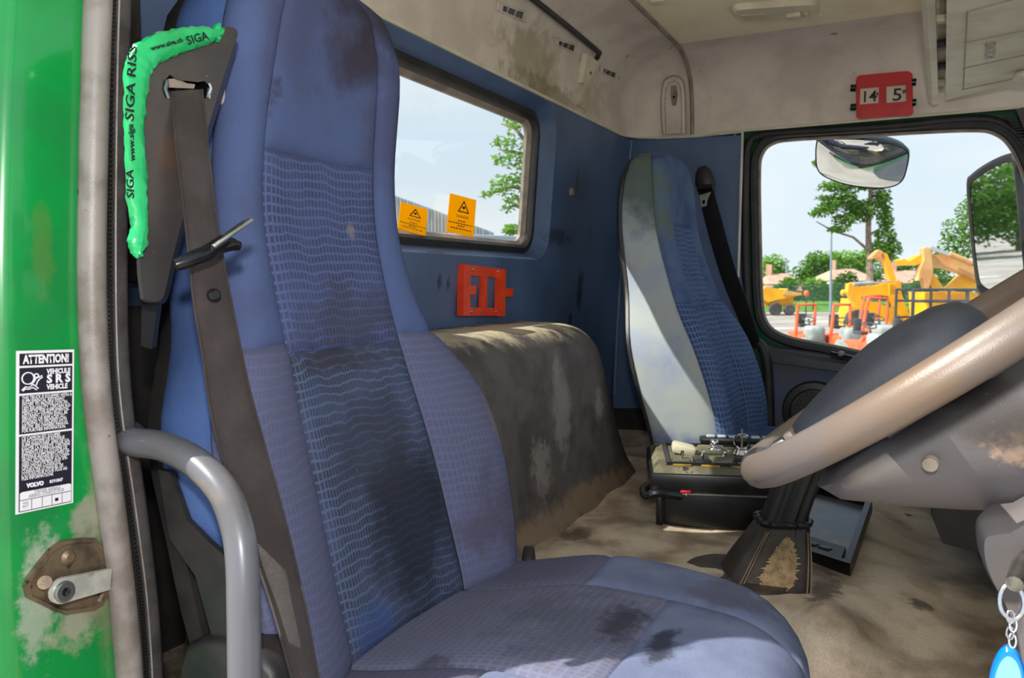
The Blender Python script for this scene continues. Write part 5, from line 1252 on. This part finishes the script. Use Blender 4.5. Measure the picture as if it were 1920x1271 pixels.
def tree(name, lab, cat, d, trunk, clumps, n, size, mleaf_, branches=(), tr_r=.2, group=None, core=False):
    base = deep(*trunk[0], d); base.z = GZ
    t = thing(name, lab, cat, base, group)
    tp_ = [base] + [deep(*p, d) for p in trunk]
    g = B(); g.tube(cr(tp_, 3), list(np.linspace(tr_r, tr_r * .35, (len(tp_) - 1) * 3 + 1)), 8); g.done('trunk', m_bark, t)
    for br in branches:
        pts_ = [deep(*p, d + (i * .12)) for i, p in enumerate(br)]
        g = B(); g.tube(pts_, list(np.linspace(tr_r * .35, tr_r * .1, len(pts_))), 6); g.done('branch', m_bark, t)
    g = B(); leaves(g, px_clumps(clumps, d), n, size); g.done('foliage', mleaf_, t, normals=False, kind='stuff')
    return t
random.seed(11)
tree('yard_tree', 'tall open-crowned tree rising behind the yellow machines in yard', 'tree', 55, [(1632, 560), (1631, 500), (1628, 430), (1632, 370), (1634, 290)],
     [(1556, 388, 26, 16), (1535, 400, 20, 8), (1580, 372, 26, 18), (1600, 345, 34, 16), (1560, 350, 30, 10), (1585, 412, 26, 14), (1620, 395, 22, 22), (1652, 375, 20, 30), (1660, 410, 16, 24), (1640, 340, 26, 20), (1650, 470, 26, 22), (1672, 468, 18, 22), (1575, 430, 22, 8),
      (1545, 372, 16, 6), (1530, 306, 8, 8), (1660, 440, 20, 12), (1600, 390, 20, 20), (1610, 320, 22, 14), (1650, 300, 22, 16), (1620, 275, 30, 14), (1560, 432, 10, 4)], 5200, .34, m_leafA,
     [((1629, 470), (1600, 445), (1560, 432), (1530, 415)), ((1630, 420), (1600, 395), (1575, 380)), ((1631, 440), (1655, 425)), ((1632, 390), (1650, 360)), ((1630, 400), (1598, 365))], .30)
tree('side_tree', 'leafy tree partly hidden behind the exterior side mirror', 'tree', 60, [(1835, 560), (1832, 480), (1822, 420)],
     [(1800, 430, 34, 30), (1790, 465, 30, 30), (1815, 395, 22, 24), (1780, 490, 30, 20), (1830, 450, 40, 60), (1850, 380, 40, 40), (1880, 440, 40, 60)], 2600, .36, m_leafA, [((1828, 450), (1800, 430)), ((1826, 440), (1850, 400))], .25)
HD = [('rounded bright green tree at the left edge of passenger window view', 106, [(1440, 510, 26, 32), (1455, 500, 24, 24), (1462, 525, 26, 26), (1435, 535, 20, 24)], 1500, m_leafB),
      ('wide leafy tree mass directly left of the lamp post', 107, [(1510, 510, 24, 20), (1530, 492, 26, 22), (1545, 510, 30, 34), (1520, 525, 26, 18)], 1700, m_leafA),
      ('broad green tree mass directly right of the lamp post', 114, [(1580, 490, 30, 22), (1605, 500, 26, 30), (1560, 490, 20, 20), (1625, 490, 20, 24)], 1800, m_leafB),
      ('hazy distant tree mass behind the tall trunk, right side', 108, [(1665, 505, 26, 30), (1690, 515, 24, 26), (1715, 510, 26, 24), (1745, 500, 30, 30)], 1600, m_leafC)]
for lab, d, cl, n, ml_ in HD: tree('background_tree', lab, 'tree', d, [(cl[0][0] + 6, 560), (cl[0][0] + 6, cl[0][1])], cl, n, .62, ml_, tr_r=.3)
SH = [('low bush in front of the left bungalow roof', 80, [(1482, 532, 20, 14), (1470, 545, 24, 14)], 700), ('bush row between the bungalow and the lamp post', 80, [(1525, 538, 22, 18), (1545, 545, 18, 18)], 800), ('bush beside the lamp post base, right of it', 84, [(1575, 540, 24, 20), (1600, 545, 22, 18), (1590, 520, 20, 12)], 800),
      ('bush behind the tree trunk and yellow arm', 80, [(1650, 540, 26, 20), (1680, 545, 24, 18), (1640, 520, 16, 14)], 800), ('bush below the second excavator arm, far right', 84, [(1730, 540, 30, 24), (1770, 530, 30, 26), (1800, 540, 26, 24)], 1000)]
for lab, d, cl, n in SH:
    base = deep(cl[0][0], 575, d); base.z = GZ; t = thing('bush', lab, 'bush', base)
    cs = px_clumps(cl, d); cs += [(Vector((c.x, c.y, GZ + 1.0)), Vector((r.x, r.y, 1.2))) for c, r in cs]
    g = B(); leaves(g, cs, n * 2, .5); g.done('foliage', random.choice([m_leafA, m_leafB, m_leafC]), t, normals=False, kind='stuff')
    g = B(); g.tube([base, base + Vector((0, 0, 1.5))], .12, 6); g.done('stem', m_bark, t)
# grass bank and fence
a, c = deep(1380, 560, 70), deep(2000, 560, 70); a.z = c.z = GZ
dv = (c - a); nv = Vector((-dv.y, dv.x, 0)).normalized(); nv = nv if nv.y > 0 else -nv
g = B(); g.loft([[a, a + nv * 2 + Vector((0, 0, .7)), a + nv * 5 + Vector((0, 0, .8))], [c, c + nv * 2 + Vector((0, 0, .7)), c + nv * 5 + Vector((0, 0, .8))]], False); o = g.done('grass_bank', m_grass); tag(o, 'strip of bright green grass along the yard fence', 'grass')
fe = thing('yard_fence', 'tall dark green metal fence along the back of the yard', 'fence', a + nv * -.3)
for i in range(14):
    p = a + nv * -.3 + dv * (i / 13); g = B(); g.box(p + Vector((0, 0, 1.25)), (.09, .09, 2.5)); g.done('post', m_fence, fe)
for h in (.6, 1.5, 2.35):
    g = B(); g.tube([a + nv * -.3 + Vector((0, 0, h)), c + nv * -.3 + Vector((0, 0, h))], .03, 6); g.done('rail', m_fence, fe)
g = B()
for i in range(230):
    p = a + nv * -.34 + dv * (i / 229); g.box(p + Vector((0, 0, 1.3)), (.045, .02, 2.3))
g.done('pale_row', m_fence, fe, kind='stuff')
# lamp posts
for nm, lab, px, topy, d in (('lamp_post', 'tall slender grey lamp post in front of the fence', 1558, 428, 62), ('lamp_post', 'distant thin grey post above the left bungalow', 1474, 490, 99)):
    b0 = deep(px, 560, d); b0.z = GZ; tt_ = deep(px + 1, topy, d); t = thing(nm, lab, 'lamp post', b0)
    g = B(); g.tube([b0, tt_], [.11 * d / 62, .06 * d / 62], 8); g.done('post', m_pole, t)
    g = B(); g.box(tt_ + Vector((0, 0, .05)), (.7, .2, .14), None, .04); g.done('lantern', m_pole, t)
# bungalows
def house(lab, px0, px1, eave, ridge, d):
    A, B_ = deep(px0, eave, d), deep(px1, eave, d); zr = deep((px0 + px1) / 2, ridge, d).z; dv_ = B_ - A; dep = Vector((-dv_.y, dv_.x, 0)).normalized() * 7; dep = dep if dep.y > 0 else -dep
    z0 = A.z; t = thing('bungalow', lab, 'house', Vector((A.x, A.y, GZ)))
    g = B(); g.loft([[Vector((p.x, p.y, GZ)) for p in (A, B_, B_ + dep, A + dep)], [Vector((p.x, p.y, z0)) for p in (A, B_, B_ + dep, A + dep)]]); g.done('wall', m_housew, t)
    r0, r1 = A + dv_ * .28 + dep * .5, A + dv_ * .72 + dep * .5; r0.z = r1.z = zr
    g = B(); ov = 1.04; cc_ = A + dv_ / 2 + dep / 2
    q = [Vector((cc_.x + (p.x - cc_.x) * ov, cc_.y + (p.y - cc_.y) * ov, z0)) for p in (A, B_, B_ + dep, A + dep)]
    vs = [g.bm.verts.new(p) for p in q + [r0, r1]]
    for f_ in ((0, 1, 5, 4), (1, 2, 5), (2, 3, 4, 5), (3, 0, 4), (3, 2, 1, 0)): g.face([vs[i] for i in f_])
    g.done('roof', m_roofh, t)
    g = B(); g.box(r0 + Vector((0, 0, .4)), (.6, .6, 1.2)); g.done('chimney', m_roofh, t)
house('bungalow with pinkish hipped roof behind bushes on the left', 1438, 1520, 545, 512, 86)
house('long bungalow with pale orange roof right of lamp post', 1560, 1650, 526, 503, 88)
house('bungalow with dull pink roof behind the second excavator arm', 1665, 1800, 530, 506, 90)

def slab(name, pts, d, th, m, parent, n=None):
    """a solid part from its side outline, standing at distance d with real thickness"""
    bdir = Vector((F_.x, F_.y, 0)).normalized() * th
    g = B(); g.plate([deep(*p, d) for p in pts], (), tuple(bdir)); return g.done(name, m, parent, smooth=30)
def wheel(c, r, wd, ax, parent, m=m_tyre):
    ax = Vector(ax).normalized()
    g = B(); g.lathe([(r * .45, -wd / 2), (r * .9, -wd / 2), (r, -wd * .32), (r, wd * .32), (r * .9, wd / 2), (r * .45, wd / 2)], c, ax, 20); wh = g.done('wheel', m, parent)
    g = B(); g.lathe([(.01, -wd * .46), (r * .42, -wd * .46), (r * .45, -wd * .3), (r * .45, wd * .3), (r * .42, wd * .46), (.01, wd * .46)], c, ax, 14); g.done('hub', m_tan_m, wh)
fdir = Vector((F_.x, F_.y, 0)).normalized()
# site dumper
b0 = deep(1465, 585, 62); b0.z = GZ; dm = thing('site_dumper', 'yellow site dumper with raised front skip parked by the fence', 'dumper', b0)
slab('skip', ((1426, 545), (1436, 538), (1470, 543), (1478, 541), (1476, 548), (1498, 549), (1504, 553), (1486, 557), (1458, 562), (1440, 567), (1428, 560)), 62, 2.2, m_yel_m, dm)
slab('skip_lip', ((1474, 543), (1478, 545), (1503, 549), (1504, 553), (1480, 554), (1468, 552)), 61.9, 2.3, m_tan_m, dm)
slab('chassis', ((1426, 560), (1440, 566), (1462, 556), (1488, 558), (1488, 575), (1466, 575), (1440, 574), (1428, 574)), 62.4, 1.5, m_yel_m, dm)
slab('engine_cover', ((1400, 545), (1426, 548), (1428, 572), (1400, 572)), 62.4, 1.4, m_yel_m, dm)
for px, r in ((1454, .5), (1480, .42), (1412, .5)):
    for k_ in (0, 1.7): c = deep(px, 575, 62 + k_); c.z = GZ + r; wheel(c, r, .38, fdir, dm)
# two excavators (backhoe arms)
b0 = deep(1650, 620, 42); b0.z = GZ; ex = thing('backhoe_arm', 'yellow backhoe with folded arm and silver ram, left of two', 'excavator', b0)
slab('boom', ((1590, 548), (1592, 532), (1602, 529), (1612, 538), (1640, 536), (1668, 530), (1672, 526), (1690, 527), (1690, 545), (1676, 556), (1640, 552), (1615, 556), (1618, 572), (1606, 576)), 42, .45, m_yel_m, ex)
slab('dipper', ((1668, 532), (1684, 530), (1690, 548), (1698, 572), (1708, 596), (1709, 608), (1702, 606), (1684, 588), (1672, 562)), 41.8, .35, m_yel_m, ex)
slab('upper_link', ((1652, 478), (1656, 473), (1664, 476), (1681, 524), (1670, 530), (1664, 512), (1658, 492)), 42.0, .35, m_yel_m, ex)
slab('bucket_tip', ((1633, 484), (1642, 474), (1650, 468), (1656, 472), (1660, 482), (1656, 490), (1646, 482), (1636, 486)), 42.0, .5, m_tan_m, ex)
g = B(); g.cyl(deep(1600, 533, 41.7), deep(1638, 530, 41.7), .10, 10); g.done('ram', m_gr_m, ex, label='silver ram')
g = B(); g.cyl(deep(1638, 530, 41.7), deep(1670, 528, 41.7), .06, 10); g.done('ram_rod', m_chrome, ex)
slab('body', ((1600, 560), (1640, 566), (1672, 578), (1700, 600), (1700, 632), (1596, 632), (1594, 590)), 43, 1.6, m_yel_m, ex)
for px in (1604, 1690):
    for k_ in (0, 1.5): c = deep(px, 610, 43.2 + k_); c.z = GZ + .55; wheel(c, .55, .4, fdir, ex)
b0 = deep(1770, 630, 38); b0.z = GZ; ex2 = thing('backhoe_arm', 'yellow backhoe with wide arm beside the exterior mirror, right of two', 'excavator', b0)
slab('boom', ((1738, 482), (1742, 476), (1770, 478), (1800, 488), (1822, 498), (1836, 506), (1836, 530), (1818, 518), (1780, 504), (1748, 500), (1740, 494)), 38, .5, m_tan_m, ex2)
slab('dipper', ((1732, 466), (1738, 463), (1746, 465), (1747, 486), (1750, 508), (1742, 540), (1736, 541), (1730, 520), (1722, 526), (1726, 505), (1733, 488)), 37.8, .4, m_tan_m, ex2)
slab('strut', ((1746, 520), (1752, 514), (1770, 540), (1768, 546), (1756, 544)), 38, .35, m_yel_m, ex2)
slab('bucket', ((1688, 488), (1696, 485), (1704, 490), (1712, 486), (1726, 478), (1732, 480), (1730, 492), (1716, 498), (1704, 496), (1694, 498)), 38, .7, m_yel_m, ex2)
g = B(); g.cyl(deep(1746, 465, 37.7), deep(1786, 480, 37.7), .10, 10); g.done('ram', m_chrome, ex2, label='silver ram')
g = B(); g.cyl(deep(1780, 476, 37.7), deep(1822, 494, 37.7), .14, 10); g.done('ram_sleeve', m_tan_m, ex2)
slab('lower_frame', ((1784, 536), (1804, 516), (1830, 524), (1830, 542), (1800, 542), (1788, 548), (1770, 548)), 38.4, .5, m_yel_m, ex2)
slab('body', ((1736, 548), (1830, 548), (1840, 560), (1840, 630), (1740, 630)), 39, 1.7, m_yel_m, ex2)
for px in (1750, 1830):
    for k_ in (0, 1.5): c = deep(px, 610, 39.2 + k_); c.z = GZ + .55; wheel(c, .55, .4, fdir, ex2)
# small orange-framed ride-on rollers
def roller(lab, fr_, d, body, drum, mcol=m_or_m):
    b0 = deep(*body[0], d); b0.z = GZ; t = thing('ride_on_roller', lab, 'roller', b0, 'small machines with orange roll bars')
    g = B(); g.tube([deep(*p, d) for p in fr_], .055, 8); g.done('roll_bar', mcol, t)
    x0, x1 = min(p[0] for p in fr_), max(p[0] for p in fr_); yb = max(p[1] for p in fr_)
    l = [deep(x0, yb - 6, d), deep(x1, yb - 6, d)]
    for p in l: g = B(); q = Vector((p.x, p.y, GZ + .45)); g.tube([p, q], .055, 8); g.done('roll_bar_post', mcol, t)
    mid = (l[0] + l[1]) / 2; s_ = (l[1] - l[0]).length; u = (l[1] - l[0]).normalized(); u = Vector((u.x, u.y, 0)).normalized(); M3 = frame3(u, fdir)
    cb_ = Vector((mid.x, mid.y, 0)) + fdir * .1
    g = B(); g.box(cb_ + Vector((0, 0, GZ + .62)), (s_ * .95, 1.7, .42), M3, .08); g.done('chassis', mcol, t)
    g = B(); g.box(cb_ + fdir * .2 + Vector((0, 0, GZ + 1.06)), (s_ * .5, .55, .10), M3, .04); g.done('seat', m_dk_m, t)
    g = B(); g.box(cb_ + fdir * .45 + Vector((0, 0, GZ + 1.25)), (s_ * .5, .12, .42), M3, .04); g.done('backrest', m_dk_m, t)
    g = B(); g.box(cb_ - fdir * .85 + Vector((0, 0, GZ + .85)), (s_ * .8, .7, .5), M3, .12, 3); g.done('bonnet', m_gr_m, t)
    a_ = cb_ - fdir * .5 + Vector((0, 0, GZ + 1.0)); g = B(); g.tube([a_, a_ + fdir * .15 + Vector((0, 0, .3))], .03, 8)
    c_ = a_ + fdir * .15 + Vector((0, 0, .3)); g.tube([c_ + (u * math.cos(k_) + (fdir * .9 + Vector((0, 0, .4))).normalized() * math.sin(k_)) * .19 for k_ in np.linspace(0, 2 * PI, 14, endpoint=False)], .022, 6, True); g.done('steering_wheel', m_dk_m, t)
    for k_ in (-.75, .75):
        g = B(); cc_ = cb_ + fdir * k_ + Vector((0, 0, GZ + .36)); g.cyl(cc_ - u * s_ * .5, cc_ + u * s_ * .5, .36, 20); g.done('drum', m_gr_m, t)
roller('small roller with orange roll bar, leftmost of the row', ((1492, 626), (1494, 600), (1496, 571), (1529, 571), (1527, 600), (1525, 626)), 27, ((1510, 660),), 0)
roller('small roller with orange roll bar, second from left', ((1557, 632), (1561, 600), (1564, 571), (1594, 571), (1594, 600), (1592, 628)), 26, ((1575, 660),), 0)
roller('small roller with twin red-orange roll bars, front frame of the pair', ((1617, 622), (1624, 580), (1630, 558), (1664, 560), (1664, 590), (1660, 618)), 27.5, ((1640, 660),), 0)
roller('small roller with orange roll bar standing behind the twin frame', ((1612, 610), (1617, 575), (1621, 556), (1650, 554), (1648, 580), (1646, 604)), 30, ((1630, 650),), 0)
roller('low machine with bent orange guard bar in front, near window sill', ((1606, 665), (1610, 646), (1618, 634), (1630, 628), (1636, 640), (1636, 655)), 23, ((1625, 690),), 0)
roller('low grey machine with curved orange guard bar, rightmost by dash hub', ((1683, 668), (1684, 640), (1690, 624), (1702, 616), (1708, 625), (1708, 650)), 23, ((1695, 690),), 0)
# dark wire cage
b0 = deep(1760, 640, 30); b0.z = GZ; cg = thing('wire_cage', 'dark grey steel cage frame standing before the right backhoe', 'cage', b0)
for px in (1712, 1746, 1780, 1815, 1850):
    g = B(); a = deep(px, 543, 30); g.tube([Vector((a.x, a.y, GZ)), a], .05, 6); g.done('upright', m_dk_m, cg)
    a2 = a + fdir * 1.3; g = B(); g.tube([Vector((a2.x, a2.y, GZ)), a2], .05, 6); g.done('upright', m_dk_m, cg)
for py in (543, 565, 597, 620):
    g = B(); g.tube([deep(1712, py, 30), deep(1850, py, 30)], .045, 6); g.done('cross_bar', m_dk_m, cg)
    g = B(); g.tube([deep(1712, py, 30) + fdir * 1.3, deep(1850, py, 30) + fdir * 1.3], .045, 6); g.done('cross_bar', m_dk_m, cg)
# road worker figures are too small to tell; coloured drums by the fence
for px, py, d, col, nm, lab in ((1512, 550, 58, m_or_m, 'beacon', 'round orange warning beacon on a post near the dumper'), (1581, 549, 56, m_yel_m, 'beacon', 'yellow warning beacon on a post by the left backhoe'), (1588, 552, 55, m_fence, 'beacon', 'green lamp head on a post by the left backhoe')):
    c = deep(px, py, d); b0 = Vector((c.x, c.y, GZ)); t = thing(nm, lab, 'beacon', b0)
    g = B(); g.tube([b0, c], .05, 8); g.done('post', m_dk_m, t)
    g = B(); g.sphere(c, (.2, .2, .24)); g.done('lamp_head', col, t)

# ---- seen through the rear window
random.seed(21)
tree('branch_tree', 'bright green leafy tree seen through the rear window', 'tree', 11, [(1010, 560), (1008, 420), (1000, 300), (985, 200)],
     [(965, 232, 22, 16), (950, 265, 24, 18), (962, 300, 26, 20), (935, 300, 16, 12), (940, 345, 26, 18), (920, 362, 20, 8), (962, 375, 22, 20), (968, 340, 20, 16), (905, 368, 10, 4), (950, 392, 14, 8), (930, 270, 10, 6), (990, 320, 24, 70)], 900, .085, m_leafB,
     [((1002, 300), (965, 285), (935, 280)), ((1004, 360), (960, 350), (905, 368)), ((998, 280), (965, 240), (940, 232)), ((1006, 400), (965, 385), (945, 392))], .10)
tree('distant_shrub', 'small green shrub low in the rear window view', 'bush', 16, [(958, 520), (958, 440)], [(958, 432, 18, 10), (950, 455, 20, 14), (968, 458, 16, 14)], 500, .12, m_leafB, tr_r=.05)
# pale corrugated shed
sd0 = deep(770, 530, 40); sd0.z = GZ; shd = thing('corrugated_shed', 'pale grey corrugated metal shed seen through the rear window', 'building', sd0)
def RW(px, py): return deep(px, py, 40)
g = B(); pts_ = [RW(700, 352), RW(806, 390), RW(925, 436)]; g.plate([Vector((RW(700, 400).x, RW(700, 400).y, GZ)), Vector((pts_[2].x, pts_[2].y, GZ)), pts_[2], pts_[1], pts_[0]], (), tuple(fdir * 8)); g.done('gable_wall', m_metal_wall, shd)
for i in range(36):
    t_ = i / 35; px = 700 + 225 * t_; tp_ = RW(px, 352 + 84 * t_); g = B(); g.box(Vector((tp_.x, tp_.y, (tp_.z + GZ) / 2)) - fdir * .04, (.07, .10, tp_.z - GZ), rotz(YAW)); g.done('rib', m_gr_m if i % 2 else m_metal_wall, shd)
# edge of the truck's own tipper body behind the cab
bb0 = deep(850, 480, 5.2); bw = thing('body_rail', 'pale grey-blue metal rail of truck body behind the rear window', 'truck body', bb0)
g = B(); a, c = deep(640, 432, 5.2), deep(1010, 446, 5.6); M3 = frame3(c - a, (0, 0, 1)); g.box((a + c) / 2 + Vector((0, 0, -.02)), ((c - a).length, .05, .08), M3, .01); g.done('top_rail', m_metal_wall, bw)
g = B(); g.box((a + c) / 2 + Vector((0, 0, -.60)), ((c - a).length, 1.1, .03), M3, .005); g.done('side_sheet', pm('pale_sheet', S(150, 166, 178), .4, var=S(170, 182, 190), vs=2), bw)
for t_ in (.05, .95): p = a.lerp(c, t_); g = B(); g.box(Vector((p.x, p.y, (p.z + GZ) / 2 - .02)), (.08, .08, p.z - GZ), None); g.done('support_post', m_pole, bw)
# trees behind the truck for the mirrors and the light
for i, (x, y, lab) in enumerate(((-66, 3.5, 'dark leafy tree behind the truck, reflected in the side mirror'), (-78, -.5, 'tall leafy tree further behind the truck, seen only in the mirror'))):
    base = Vector((x, y, GZ)); t = thing('mirrored_tree', lab, 'tree', base)
    g = B(); g.tube([base, base + Vector((0, 0, 6))], [.3, .15], 8); g.done('trunk', m_bark, t)
    g = B(); leaves(g, [(base + Vector((dx, dy, h)), Vector((r, r, r))) for dx, dy, h, r in ((0, 0, 4, 3.4), (2, 2, 3.4, 3.0), (-2, -2, 4.4, 3.2), (0, 1, 7, 2.6), (0, 4, 3, 2.6), (0, -4, 3, 2.6))], 3200, .6); g.done('foliage', m_leafC, t, normals=False, kind='stuff')
